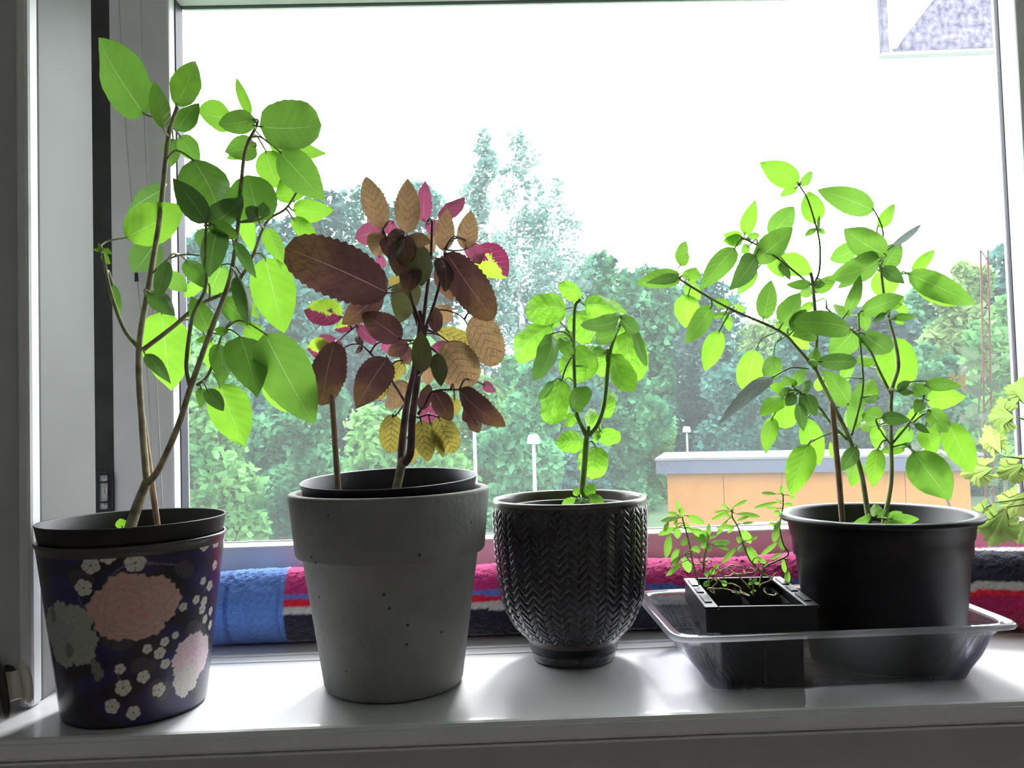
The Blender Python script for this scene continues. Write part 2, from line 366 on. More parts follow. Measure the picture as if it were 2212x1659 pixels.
struct('floor', [box(-1.8, 2.7, -2.0, YO, -.95, -.85)], M['floor'], label='brown wooden floor of the room')
# casing edge and reveal lining on the left
struct('trim_2', [box(XR-.004, XR+.0095, YW-.008, YW+.012, .0005, ZT)], M['white'], bev=.004, label='white corner bead where the wall meets the window reveal')
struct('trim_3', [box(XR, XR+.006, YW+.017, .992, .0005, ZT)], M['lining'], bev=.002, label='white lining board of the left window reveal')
struct('trim_4', [box(XR, XR+.016, .905, .985, .0005, .028)], M['white'], bev=.004, label='small white block at the foot of the left reveal')
# sill with a rounded nosing
sill = struct('trim_1', [box(-.62, 1.8, .766, YS+.10, -.021, 0)], M['sill'], bev=.004, label='white painted window sill with a rounded front edge')
struct('trim_5', [box(-.60, 1.78, .7645, .7665, -.0175, -.0045)], M['white'], bev=.0009, label='thin flat band along the front edge of the sill')
struct('trim_6', [box(-.60, 1.78, .7665, .7735, -.024, -.0215)], M['white'], bev=.001, label='narrow lip under the front edge of the sill')
struct('trim_7', [box(XR+.008, XO, .979, .986, 0, .0012), box(XR+.008, XO, 1.004, 1.012, 0, .0016)], M['white'], bev=.0005, label='two low ridges along the back of the sill')
# window: outer frame, two sashes with beads, gaskets and glass
win = thing('window_1', (0, YS, 0), 'white wooden window with one large pane above the sill', None, None, 'structure')
XL0, XL1 = P(240, 600, YS)[0], P(372, 600, YS)[0]       # left stile
ZB = P(900, 1168, YS)[2]                                # top of the bottom rail
ZH = P(700, 11, YG)[2]                                   # underside of the head rail
XM0 = P(2210, 320, YS)[0]; XM1 = XM0+.075               # mullion at the right
struct('gap_shade', [box(-.545, XL0-.001, YS+.014, YS+.10, 0, ZT)], M['strip'], win)  # jamb piece in the gap, coloured dark for the gap's shadow
struct('outer_frame', [box(XR-.06, XO+.05, YS+.05, YS+.10, -.02, .03), box(XR-.06, XO+.05, YS+.012, YS+.10, ZH+.055, ZT+.06)], M['white'], win, bev=.003)
for nm, bb in (('left_stile', box(XL0, XL1, YS, YS+.055, .006, ZH+.05)), ('bottom_rail', box(XL1, XM0, YS, YS+.055, .006, ZB)), ('head_rail', box(XL1, XM0, YS, YS+.055, ZH, ZH+.05)), ('mullion', box(XM0, XM1, YS, YS+.055, .006, ZH+.05))):
    struct(nm, [bb], M['white'], win, bev=.003)
gx0, gx1, gz0, gz1 = XL1, XM0, ZB, ZH
for bb in (box(gx0-.001, gx0+.0016, YS+.020, YG+.004, gz0, gz1), box(gx1-.001, gx1+.001, YG-.004, YG+.004, gz0, gz1), box(gx0+.0016, gx1-.001, YG-.006, YG+.004, gz0-.001, gz0+.0008), box(gx0+.0016, gx1-.001, YG-.004, YG+.004, gz1-.0008, gz1+.001)):
    struct('gasket', [bb], M['gasket'], win)
struct('pane', [box(gx0-.004, gx1+.004, YG, YG+.0001, gz0-.004, gz1+.004)], M['glass'], win)
w2 = thing('window_2', (XM1, YS, 0), 'second pane of the window beyond the right mullion', None, None, 'structure')
struct('frame', [box(XM1, XM1+.01, YS, YS+.055, ZB, ZH), box(XM1, XO, YS, YS+.055, .006, ZB), box(XM1, XO, YS, YS+.055, ZH, ZH+.05), box(XO-.07, XO, YS, YS+.055, .006, ZH+.05)], M['white'], w2, bev=.003)
struct('pane', [box(XM1+.009, XO-.06, YG, YG+.0001, ZB-.004, ZH+.004)], M['glass'], w2)
# hinge in the dark gap
hc = P(226, 1062, YS-.006)
hg = mk('hinge', *obox(hc, (.0105, 0, 0), (0, .002, 0), (0, 0, .027)), M['gasket'], win, smooth=False, label='small steel hinge in the dark gap')
for dz, hz in ((0, .012), (.018, .004), (-.018, .004)):
    v, f = lathe([(0, hc[2]+dz-hz), (.005, hc[2]+dz-hz), (.005, hc[2]+dz+hz), (0, hc[2]+dz+hz)], hc[0]+.002, hc[1]-.006, 14); mk('knuckle', v, f, M['steel'], hg)
# blind cords down the sash stile
cd = thing('blind_cord', P(290, 560, YS-.01), 'thin pale blind cord hanging left on the window stile, with a small toggle', 'cord')
mk('cord', *tube(catmull([P(255, -40, YS-.008), P(270, 250, YS-.008), P(284, 430, YS-.008), P(294, 575, YS-.008)], 6), .0008, 6), M['cord'], cd)
mk('toggle', *tube([P(294, 572, YS-.008), P(295, 608, YS-.008)], [.0016, .0026], 8), M['gasket'], cd)
mk('cord_tail', *tube(catmull([P(297, 606, YS-.008), P(322, 850, YS-.008), P(331, 1090, YS-.008)], 5), .0008, 6), M['cord'], cd)
c2 = thing('blind_cord', P(320, 420, YS-.01), 'thin pale blind cord nearest the bright edge of the window stile', 'cord')
mk('cord', *tube(catmull([P(303, -40, YS-.007), P(318, 400, YS-.007), P(340, 860, YS-.007), P(352, 1110, YS-.007)], 6), .0009, 6), M['cord'], c2)

# ------------------------------------------------------------------ outdoors
GZ = -5.72
gm, nt, out = newmat('lawn_and_paths')
b = nd(nt, 'ShaderNodeBsdfPrincipled'); tc = nd(nt, 'ShaderNodeTexCoord'); n1 = nd(nt, 'ShaderNodeTexNoise'); n1.inputs['Scale'].default_value = .12; n1.inputs['Detail'].default_value = 8
nt.links.new(tc.outputs['Object'], n1.inputs['Vector']); r = ramp(nt, [(.35, (.022, .060, .022)), (.55, (.035, .085, .028)), (.75, (.06, .10, .04))]); nt.links.new(n1.outputs[0], r.inputs[0])
nt.links.new(r.outputs[0], b.inputs['Base Color']); b.inputs['Roughness'].default_value = .95; nt.links.new(b.outputs[0], out.inputs[0])
n = 24; xs = np.linspace(-160, 160, n); ys = np.linspace(1.3, 220, n)
mk('ground', [(x, y, GZ+(.15*math.sin(x*.11)*math.cos(y*.09) if y > 55 else 0)) for y in ys for x in xs], grid_faces(n, n, False), gm, kind='structure', label='green lawn outside below the window')
pth = plain('path_gravel', (.10, .09, .085), .9, .2, .1, 3)
def strip(name, pts, w, mat, z, label):
    p = catmull(pts, 6); V = []
    for i in range(len(p)):
        d = p[min(i+1, len(p)-1)]-p[max(i-1, 0)]; nn = np.array([-d[1], d[0], 0]); nn = nn/np.linalg.norm(nn)*w/2
        V += [p[i]+nn+(0, 0, z), p[i]-nn+(0, 0, z)]
    mk(name, V, grid_faces(len(p), 2, False), mat, kind='structure', label=label)
strip('path', [(P(1440, 900, 70)[0], 66, GZ), (P(1620, 900, 66)[0], 70, GZ), (P(1800, 900, 66)[0], 82, GZ), (P(2050, 900, 66)[0], 78, GZ)], 6, pth, .25, 'pale gravel path beyond the orange shed')

def tree_mats(name, c1, c2, tr):
    m, nt, out = newmat(name); oi = nd(nt, 'ShaderNodeTexCoord'); no = nd(nt, 'ShaderNodeTexNoise'); no.inputs['Scale'].default_value = .55; no.inputs['Detail'].default_value = 4
    nt.links.new(oi.outputs['Object'], no.inputs['Vector']); r = ramp(nt, [(.40, c1), (.62, c2)]); nt.links.new(no.outputs[0], r.inputs[0])
    d = nd(nt, 'ShaderNodeBsdfDiffuse'); t = nd(nt, 'ShaderNodeBsdfTranslucent'); x = nd(nt, 'ShaderNodeMixShader'); x.inputs[0].default_value = tr
    nt.links.new(r.outputs[0], d.inputs[0]); nt.links.new(r.outputs[0], t.inputs[0]); nt.links.new(d.outputs[0], x.inputs[1]); nt.links.new(t.outputs[0], x.inputs[2]); nt.links.new(x.outputs[0], out.inputs[0]); return m
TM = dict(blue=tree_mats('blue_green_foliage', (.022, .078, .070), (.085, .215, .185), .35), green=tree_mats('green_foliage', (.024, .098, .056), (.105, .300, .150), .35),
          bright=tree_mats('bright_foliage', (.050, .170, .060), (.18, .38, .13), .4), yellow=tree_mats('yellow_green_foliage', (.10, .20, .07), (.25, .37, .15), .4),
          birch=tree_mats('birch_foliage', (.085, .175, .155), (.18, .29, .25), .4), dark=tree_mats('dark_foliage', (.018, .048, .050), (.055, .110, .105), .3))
M['bark'] = plain('grey_bark', (.04, .04, .038), .9, .1, .3, 2); M['birchbark'] = plain('white_birch_bark', (.34, .34, .34), .8, .2, .35, 1.5)
def crown_cloud(blobs, N, size, rs):
    w = np.array([b[3]*b[4]*b[5] for b in blobs])**.66; w /= w.sum(); pick = rs.choice(len(blobs), N, p=w); Bq = np.array(blobs)[pick]
    d = rs.normal(size=(N, 3)); d /= np.linalg.norm(d, axis=1)[:, None]; rr = rs.uniform(.55, 1.05, N)[:, None]
    c = Bq[:, :3]+d*rr*Bq[:, 3:6]
    u = rs.normal(size=(N, 3)); u[:, 2] *= .6; u /= np.linalg.norm(u, axis=1)[:, None]
    q = np.cross(u, rs.normal(size=(N, 3))); q /= np.linalg.norm(q, axis=1)[:, None]
    s = (size*rs.uniform(.6, 1.4, N))[:, None]; u *= s; q *= s*.62
    V = np.stack([c-u, c+q, c+u, c-q], 1).reshape(-1, 3); Fc = np.arange(4*N).reshape(-1, 4)
    return V, Fc
def tree(px, ptop, hw, Y, mat, label, low=.25, N=5200, size=.30, nb=16, name='tree', cat='tree', group=None, birch=False, seed=0):
    rs = np.random.default_rng(int(px*7+ptop+seed)); X = P(px, 880, Y)[0]; top = P(px, ptop, Y)[2]; R = hw/F*Y; h = top-GZ
    root = thing(name, (X, Y, GZ), label, cat, group)
    blobs = []
    for i in range(nb):
        f = (i+.5)/nb; z = GZ+h*(low+(1-low)*f); env = R*(math.sin(math.pi*min(1, .20+.75*f))**.6)
        a = rs.uniform(0, 6.28); q = env*rs.uniform(.15, .75) if f < .93 else env*.15; br = max(.22*R, env*rs.uniform(.42, .70))
        zz = min(z, top-br*.8)
        blobs.append((X+q*math.cos(a), Y+q*.4*math.sin(a), zz, br, br*.55, br*(1.0 if birch else .85)))
    v, f = crown_cloud(blobs, N, size, rs); mk('crown', v, f, mat, root, kind='stuff', smooth=False)
    if h > 3:
        bm = M['birchbark'] if birch else M['bark']; tr = max(.10, h*.013)
        pts = [(X, Y, GZ-.1), (X+rs.uniform(-.2, .2), Y, GZ+h*.35), (X+rs.uniform(-.4, .4), Y, GZ+h*.65), (X+rs.uniform(-.3, .3), Y, GZ+h*.93)]
        v, f = tube(catmull(pts, 5), [tr, tr*.8, tr*.5, tr*.15], 8); mk('trunk', v, f, bm, root)
        for k in range(5):
            a = rs.uniform(0, 6.28); z0 = GZ+h*rs.uniform(.35, .8); L = R*rs.uniform(.4, .75)
            v, f = tube(catmull([(X, Y, z0), (X+L*.5*math.cos(a), Y+L*.5*math.sin(a), z0+L*.5), (X+L*math.cos(a), Y+L*math.sin(a), z0+L*.75)], 4), [tr*.4, tr*.12], 6); mk('branch', v, f, bm, root)
    return root
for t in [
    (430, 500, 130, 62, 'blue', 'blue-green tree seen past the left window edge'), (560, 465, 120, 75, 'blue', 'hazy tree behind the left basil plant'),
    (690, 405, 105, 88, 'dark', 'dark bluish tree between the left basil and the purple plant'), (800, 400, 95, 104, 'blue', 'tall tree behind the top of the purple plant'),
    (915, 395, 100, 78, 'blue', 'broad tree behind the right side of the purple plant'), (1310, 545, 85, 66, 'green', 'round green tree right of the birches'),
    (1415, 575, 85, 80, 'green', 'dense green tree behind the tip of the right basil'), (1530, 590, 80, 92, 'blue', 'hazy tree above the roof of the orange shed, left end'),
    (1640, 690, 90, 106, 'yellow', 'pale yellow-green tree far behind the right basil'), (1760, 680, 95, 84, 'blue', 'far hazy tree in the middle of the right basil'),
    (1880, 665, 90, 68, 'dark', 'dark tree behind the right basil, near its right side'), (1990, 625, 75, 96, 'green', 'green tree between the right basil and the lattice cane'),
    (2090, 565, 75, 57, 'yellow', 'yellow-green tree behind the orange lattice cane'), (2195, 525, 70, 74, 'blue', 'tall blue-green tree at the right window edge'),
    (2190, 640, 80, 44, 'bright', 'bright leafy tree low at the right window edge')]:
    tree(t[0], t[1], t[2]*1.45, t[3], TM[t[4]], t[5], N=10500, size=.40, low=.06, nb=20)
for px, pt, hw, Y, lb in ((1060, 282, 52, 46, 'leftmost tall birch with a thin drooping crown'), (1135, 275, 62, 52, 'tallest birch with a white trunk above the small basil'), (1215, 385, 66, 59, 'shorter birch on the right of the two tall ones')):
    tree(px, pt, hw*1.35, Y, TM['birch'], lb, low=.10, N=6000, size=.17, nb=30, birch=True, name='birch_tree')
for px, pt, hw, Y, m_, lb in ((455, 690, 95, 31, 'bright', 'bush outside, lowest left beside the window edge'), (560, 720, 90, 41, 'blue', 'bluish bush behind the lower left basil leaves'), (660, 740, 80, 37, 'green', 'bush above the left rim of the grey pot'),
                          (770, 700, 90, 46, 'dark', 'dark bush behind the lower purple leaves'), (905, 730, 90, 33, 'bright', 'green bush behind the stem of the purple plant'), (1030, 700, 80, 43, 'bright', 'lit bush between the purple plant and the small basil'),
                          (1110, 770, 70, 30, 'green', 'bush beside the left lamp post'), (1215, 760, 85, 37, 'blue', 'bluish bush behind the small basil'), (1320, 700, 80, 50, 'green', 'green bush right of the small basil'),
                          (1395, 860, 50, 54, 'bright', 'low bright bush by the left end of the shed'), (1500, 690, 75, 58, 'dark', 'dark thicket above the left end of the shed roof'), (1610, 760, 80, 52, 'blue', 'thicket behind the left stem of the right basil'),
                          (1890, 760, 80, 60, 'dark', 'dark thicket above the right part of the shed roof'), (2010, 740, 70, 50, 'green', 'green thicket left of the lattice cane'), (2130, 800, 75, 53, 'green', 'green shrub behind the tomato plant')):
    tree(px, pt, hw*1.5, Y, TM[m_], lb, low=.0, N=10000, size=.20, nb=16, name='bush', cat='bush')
# orange shed
shed_o = plain('orange_boards', (.235, .098, .016), .7, .3, .06, .8); M['fascia'] = plain('blue_grey_fascia', (.045, .055, .085), .6, .3, .05, .5); M['roofing'] = plain('pale_roofing', (.11, .11, .12), .8, .2, .08, .6); M['plinth'] = plain('concrete_plinth', (.11, .105, .10), .9, .2, .1, 1)
A = P(1440, 1022, 37.0); Bq = P(2095, 1027, 33.6)
ex = np.array([Bq[0]-A[0], Bq[1]-A[1], 0]); Lw = np.linalg.norm(ex); ex /= Lw; ey = np.array([-ex[1], ex[0], 0]); zt = A[2]; ez = np.array([0, 0, 1.0])
shed = thing('shed', ((A+Bq)/2)*np.array([1, 1, 0])+np.array([0, 0, GZ]), 'long orange flat-roofed shed outside with a blue-grey roof edge', 'shed')
base0 = np.array([A[0], A[1], 0])
npan = 5
for i in range(npan):
    x0, x1 = Lw*i/npan+.01, Lw*(i+1)/npan-.01; c = base0+ex*(x0+x1)/2+ey*.06+ez*((zt+GZ+.45)/2)
    bevel(mk('wall_panel', *obox(c, ex*(x1-x0)/2, ey*.06, ez*((zt-GZ-.45)/2)), shed_o, shed, smooth=False), .01)
mk('side_wall', *merge([obox(base0+ex*.06+ey*2.5+ez*(zt+GZ)/2, ex*.06, ey*2.38, ez*(zt-GZ)/2), obox(base0+ex*(Lw-.06)+ey*2.5+ez*(zt+GZ)/2, ex*.06, ey*2.38, ez*(zt-GZ)/2)]), shed_o, shed, smooth=False)
mk('plinth', *obox(base0+ex*Lw/2+ey*.03+ez*(GZ+.2), ex*Lw/2, ey*.08, ez*.24), M['plinth'], shed, smooth=False)
mk('fascia', *obox(base0+ex*Lw/2+ey*2.3+ez*(zt+.30), ex*(Lw/2+.42), ey*2.75, ez*.30), M['fascia'], shed, smooth=False)
mk('roof', *obox(base0+ex*Lw/2+ey*2.3+ez*(zt+.64), ex*(Lw/2+.46), ey*2.80, ez*.05), M['roofing'], shed, smooth=False)
# lamp posts
M['lampwhite'] = plain('white_lamp_paint', (.30, .30, .32), .5, .4, .03, 3)
def lamp(px, ptop, Y, label, hw=15):
    c = P(px, ptop, Y); r_ = hw/F*Y; z = c[2]; root = thing('lamp_post', (c[0], Y, GZ), label, 'street lamp', 'white lamp posts in the park')
    v, f = lathe([(0, z), (r_*.55, z-r_*.03), (r_*.74, z-r_*.18), (r_*.84, z-r_*.5), (r_, z-r_*1.35), (r_*.95, z-r_*1.38), (r_*.2, z-r_*1.2), (0, z-r_*1.2)], c[0], Y, 24); mk('lamp_shade', v, f, M['lampwhite'], root)
    v, f = lathe([(0, GZ), (.075, GZ), (.055, z-r_), (.05, z-r_*.9), (0, z-r_*.9)], c[0], Y, 14); mk('pole', v, f, M['lampwhite'], root)
    v, f = lathe([(0, GZ), (.2, GZ), (.2, GZ+.25), (.12, GZ+.35), (0, GZ+.35)], c[0], Y, 14); mk('base', v, f, M['lampwhite'], root)
lamp(1152, 938, 27, 'white lamp post left of the small basil, above the dark pot'); lamp(1483, 921, 47, 'white lamp post above the left end of the shed', 9.5)
lamp(1473, 930, 66, 'thin farther lamp post just left of the one above the shed', 5); lamp(1024, 905, 27.5, 'white lamp post half hidden behind the purple plant', 9)
lamp(1903, 905, 46, 'lamp post behind the right basil, near the red tent', 6)
# red tent and plank fence beyond the shed
tp = G(1957, 985, GZ+.3); tp = P(1957, 985, 62); M['red'] = plain('red_canvas', (.30, .02, .02), .8, .2)
mk('tent', [(tp[0]-.6, 62, GZ), (tp[0]+.6, 62, GZ), (tp[0]+.6, 63, GZ), (tp[0]-.6, 63, GZ), (tp[0]-.5, 62.1, tp[2]), (tp[0]+.5, 62.1, tp[2]), (tp[0]-.15, 62.5, tp[2]+.75)], [[3, 2, 1, 0], [0, 1, 5, 4], [1, 2, 5], [2, 3, 4, 5], [3, 0, 4], [4, 5, 6], [5, 4, 6]], M['red'], origin=(tp[0], 62, GZ), label='small red tent beyond the shed roof', cat='tent', smooth=False)
fa = P(1560, 985, 60); M['plank'] = plain('brown_planks', (.07, .05, .035), .8, .2, .15, 3)
fence = thing('plank_fence', (fa[0], 60, GZ), 'low brown plank fence beyond the left end of the shed roof', 'fence')
for i in range(9):
    mk('plank', *obox((fa[0]+i*.21, 60+i*.03, (GZ+fa[2]+.45)/2), (.085, 0, 0), (0, .02, 0), (0, 0, (fa[2]+.45-GZ)/2)), M['plank'], fence, smooth=False)
mk('rail', *obox((fa[0]+.84, 60.2, fa[2]+.2), (.95, .13, 0), (0, .02, 0), (0, 0, .05)), M['plank'], fence, smooth=False)
# pebble-dashed canopy at the top right
M['pebble'] = plain('pebble_dash', (.085, .080, .115), .9, .2, .32, 26, .6, 30)
YC = 5.2
cn = thing('canopy', tuple(P(2030, 112, YC)), 'pale pebble-dashed canopy gable with a white edge at the top right', 'canopy')
q = [P(1930, 112, YC), P(2175, 101, YC), P(2420, 90, YC), P(2420, -420, YC), P(2175, -300, YC), P(2022, -6, YC)]
def slab(pts, d):
    a = np.array(pts); bq = a+np.array([0, d, 0]); n_ = len(a); return np.vstack([a, bq]), [list(range(n_)), list(range(2*n_-1, n_-1, -1))]+[[i, i+n_, (i+1) % n_+n_, (i+1) % n_] for i in range(n_)]
mk('gable', *slab(q, .05), M['pebble'], cn, smooth=False)
mk('edge_board', *slab([P(1930, 104, YC-.03), P(1938, 104, YC-.03), P(2180, -310, YC-.03), P(2172, -310, YC-.03)], .04), M['lampwhite'], cn, smooth=False)
mk('soffit', *slab([P(1906, 119, YC-.05), P(2430, 98, YC-.05), P(2430, 92, YC-.05), P(1906, 113, YC-.05)], .07), M['lampwhite'], cn, smooth=False)
mk('post', *slab([P(1910, 112, YC-.02), P(1922, 112, YC-.02), P(1905, -200, YC-.02), P(1893, -200, YC-.02)], .06), M['pebble'], cn, smooth=False)
cc = P(2420, 90, YC); mk('column', *box(cc[0]-.1, cc[0]+.1, YC-.05, YC+.25, GZ, cc[2]+.1), M['pebble'], cn, smooth=False)

# ------------------------------------------------------------------ towel roll
tow = attr_mat('terry_towel', .95, .1, .9, 500, sheen=.4)
nx, na = 420, 96; X0, X1 = P(425, 1320, 1.06)[0], .86
Xs = np.linspace(X0, X1, nx); th = np.linspace(0, 2*np.pi, na, endpoint=False)
def sstep(a, b, x): t = np.clip((x-a)/(b-a), 0, 1); return t*t*(3-2*t)
k = sstep(.44, .72, Xs); yc = 1.062-.080*k; ry = .034+.010*k; rz = .0445+.0075*k+.0015*np.sin(Xs*17); zc = rz+.002
endr = np.sqrt(np.clip((Xs-X0)/.012, 0, 1)); ry = ry*endr; rz = rz*endr
hX = P(604, 1320, 1.03)[0]; seam = P(487, 1320, 1.03)[0]
V = np.zeros((nx, na, 3)); C_ = np.zeros((nx, na, 3)); pat = [(-9, srgb(175, 25, 85)), (.08, srgb(225, 30, 55)), (.22, srgb(190, 188, 186)), (.42, srgb(38, 36, 58)), (1.43, srgb(205, 200, 198)), (1.66, srgb(225, 25, 60)), (1.82, srgb(100, 125, 215)), (1.98, srgb(205, 45, 125)), (4.6, srgb(100, 125, 215)), (4.8, srgb(38, 36, 58))]
tw = 1.45*sstep(.40, .60, Xs)
for i in range(nx):
    V[i, :, 0] = Xs[i]; V[i, :, 1] = yc[i]-np.sin(th)*ry[i]*(1+.05*np.sin(3*th+Xs[i]*9)); V[i, :, 2] = zc[i]-np.cos(th)*rz[i]
    a = np.where(th > 4.2, th-2*np.pi, th) if tw[i] > .3 else th
    a = a-tw[i]+.03*np.sin(Xs[i]*31)
    c = np.zeros((na, 3))
    for lim, col in pat: c[a >= lim] = col
    if Xs[i] < hX+.004*math.sin(i): c[:] = srgb(98, 142, 222) if abs(Xs[i]-seam) > .0022 else srgb(70, 104, 190)
    if Xs[i] < hX and abs(Xs[i]-hX) < .004: c[:] = srgb(86, 120, 205)
    C_[i] = c
C_ *= nrg.uniform(.82, 1.12, (nx, na, 1)); V += nrg.normal(0, .0005, V.shape)
Fc = grid_faces(nx, na, True).tolist()+[list(range(na))[::-1], list(range((nx-1)*na, nx*na))]
mk('rolled_towel', V.reshape(-1, 3), Fc, tow, origin=((X0+X1)/2, 1.06, 0), color=C_.reshape(-1, 3), label='striped rolled towel, blue at its left end, along the foot of the window', cat='towel')

# ------------------------------------------------------------------ pots
def pot_obj(name, prof, x, y, mat, parent=None, n=84, **kw):
    v, f = lathe(prof, x, y, n); return mk(name, v, f, mat, parent, **kw)
def soil_disc(root, x, y, z, r, seed=0, tiltz=None):
    rs = np.random.default_rng(seed); V = [(x, y, z+.003)]; Fc = []; n_, m_ = 40, 7
    for i in range(1, m_+1):
        for j in range(n_): a = 2*math.pi*j/n_; q = r*i/m_; V.append((x+q*math.cos(a), y+q*math.sin(a), z+rs.uniform(-.0022, .0022)))
    for j in range(n_): Fc.append([0, 1+j, 1+(j+1) % n_])
    for i in range(m_-1):
        for j in range(n_): a = 1+i*n_+j; bq = 1+i*n_+(j+1) % n_; Fc.append([a, a+n_, bq+n_, bq])
    return mk('soil', V, Fc, M['soil'], root, kind='stuff')

# --- left: printed cover pot with dark inner pot
LX, LY = -.3655, .846
def flower_px(cols, th_, zz): pass
nz, nt_ = 190, 560
prof_r = lambda z: .0665+(.0862-.0665)*(z/.160)
zz = np.linspace(.0035, .160, nz); thv = np.arange(nt_)/nt_*2*np.pi
ZZ, TT = np.meshgrid(zz, thv, indexing='ij'); RR = prof_r(ZZ); VX = np.stack([LX+RR*np.cos(TT), LY+RR*np.sin(TT), ZZ], -1)
# paint the print in the plane of the unrolled wall: s = arc length from the side facing the room, h = height
front = math.atan2(-LY, -LX); S_ = ((TT-front+np.pi) % (2*np.pi)-np.pi)*.0775
def on_pot(px, py):                                     # point of the wall seen at a photo pixel
    d = ray(px, py); o = EYE.copy(); best = None
    for t in np.linspace(.55, 1.0, 1800):
        p = o+d*t
        if 0 < p[2] < .162 and math.hypot(p[0]-LX, p[1]-LY) <= prof_r(p[2]): best = p; break
    if best is None: return None
    return ((math.atan2(best[1]-LY, best[0]-LX)-front+math.pi) % (2*math.pi)-math.pi)*.0775, best[2]
colr = np.empty(S_.shape+(3,)); nz_ = np.sin(S_*70+3*np.sin(ZZ*60))*np.cos(ZZ*85+S_*30)
navy, dk = np.array(srgb(46, 38, 92)), np.array(srgb(34, 30, 38)); f_ = np.clip(.5+.9*nz_, 0, 1)[..., None]; colr[:] = navy*f_+dk*(1-f_)
def paint(mask, c, tex=None):
    c = np.array(c); colr[mask] = c if tex is None else c*(tex[mask][:, None])
def curve_line(p0, p1, bend, w, c):
    if p0 is None or p1 is None: return
    p0, p1 = np.array(p0), np.array(p1); d = p1-p0; nn = np.array([-d[1], d[0]]); D = np.full(S_.shape, 9.)
    for t in np.linspace(0, 1, 26):
        q = p0+d*t+nn*bend*4*t*(1-t); D = np.minimum(D, np.hypot(S_-q[0], ZZ-q[1]))
    paint(D < w, c)
def blossom(px, py, r, petals, c, rot=0., depth=.16, inner=None, el=1.):
    q = on_pot(px, py)
    if q is None: return
    dx, dy = (S_-q[0])/el, ZZ-q[1]; rr = np.hypot(dx, dy); an = np.arctan2(dy, dx)+rot
    lim = r*(1-depth+depth*np.abs(np.cos(an*petals/2))); m = rr < lim
    tex = 1-.62*(np.abs(np.sin(an*petals/2+np.pi/2)) < .11)*(rr > r*.3); paint(m, c, tex)
    if inner is not None: paint(rr < r*.16, inner)
def peony(px, py, r, c1, c2, n=11, el=1.25, seed=0):
    q = on_pot(px, py)
    if q is None: return
    rs = np.random.default_rng(seed); dx, dy = (S_-q[0])/el, ZZ-q[1]; c1, c2 = np.array(c1), np.array(c2)
    for ring, k in ((1.0, n), (.72, n-2), (.45, n-5), (.2, 3)):
        for i in range(k):
            a = 2*math.pi*i/k+rs.uniform(-.2, .2); cx_, cy_ = r*ring*.68*math.cos(a), r*ring*.68*math.sin(a); pr = r*(.36 if ring > .3 else .22)*rs.uniform(.85, 1.15)
            ax_, ay_ = dx-cx_, dy-cy_; rr = np.hypot(ax_, ay_); an = np.arctan2(ay_, ax_); lim = pr*(1+.07*np.cos(an*9+i)); m = rr < lim
            t = np.clip(rr/pr, 0, 1)[..., None]; col = c1*(1-t)+c2*t; col = col*np.where(rr > lim*.90, .78, 1.)[..., None]; colr[m] = col[m]
leafc = srgb(72, 66, 74)
for a_, b_, bd in (((195, 1225), (260, 1120), .2), ((330, 1180), (470, 1130), .1), ((230, 1260), (330, 1215), .2), ((250, 1235), (230, 1320), .1), ((200, 1330), (170, 1290), .1), ((300, 1220), (385, 1222), .05), ((440, 1280), (462, 1270), .3), ((425, 1200), (440, 1140), .1), ((360, 1500), (420, 1430), .1), ((270, 1480), (250, 1440), .1)):
    curve_line(on_pot(*a_), on_pot(*b_), bd, .0007, srgb(120, 112, 122))
for px, py, r_, e_ in ((345, 1490, .012, .5), (250, 1380, .013, .6), (400, 1230, .010, .5), (175, 1250, .009, .7), (310, 1440, .010, .6), (420, 1360, .011, .5)):
    blossom(px, py, r_, 2, leafc, .6, .3, el=e_*2)
wht, pnk = srgb(216, 212, 204), srgb(226, 176, 168)
peony(142, 1370, .031, srgb(150, 156, 150), srgb(178, 180, 174), 11, 1.1, 3)
peony(292, 1312, .0315, srgb(214, 150, 146), srgb(212, 176, 164), 12, 1.2, 5)
peony(418, 1420, .024, srgb(226, 170, 190), srgb(236, 216, 222), 10, 1.1, 8)
peony(403, 1470, .015, srgb(226, 220, 210), srgb(222, 216, 208), 8, 1.1, 9)
for px, py, r_ in ((292, 1216, .0088), (196, 1222, .0080), (180, 1270, .0082), (233, 1203, .0068), (318, 1402, .0046), (345, 1411, .0058), (356, 1386, .0046), (379, 1372, .0038), (357, 1434, .0050), (259, 1445, .0052), (310, 1462, .0062), (266, 1486, .0080), (343, 1490, .0070), (242, 1526, .0076), (288, 1540, .0070),
                   (396, 1311, .0046), (424, 1295, .0046), (439, 1255, .0042), (441, 1299, .0050), (437, 1316, .0052), (453, 1265, .0052), (455, 1320, .0046), (443, 1337, .0046), (464, 1221, .0050), (454, 1350, .005), (430, 1176, .0066), (443, 1170, .0066)):
    blossom(px, py, r_, 5, wht, rng.uniform(0, 3), .16, srgb(140, 128, 120))
for px, py in ((150, 1405), (115, 1330), (205, 1440), (212, 1455)): blossom(px, py, .008, 3, srgb(128, 126, 122), 0, .3, el=.7)
M['print'] = attr_mat('printed_tin', .34, .5, coat=.25)
cover = thing('cover_pot', (LX, LY, 0), 'navy cover pot printed with pink and white flowers, leftmost on the sill', 'flower pot')
mk('wall', VX.reshape(-1, 3), grid_faces(nz, nt_, True), M['print'], cover, color=colr.reshape(-1, 3))
pot_obj('rim', [(.0862, .1600), (.0872, .1655), (.0884, .1668), (.0888, .1688), (.0880, .1702), (.0866, .1700), (.0858, .168), (.0850, .160), (.060, .006), (0, .006), (0, .0045)], LX, LY, plain('dark_rim', (.075, .068, .066), .28, .5, .05, 30, coat=.4), cover)
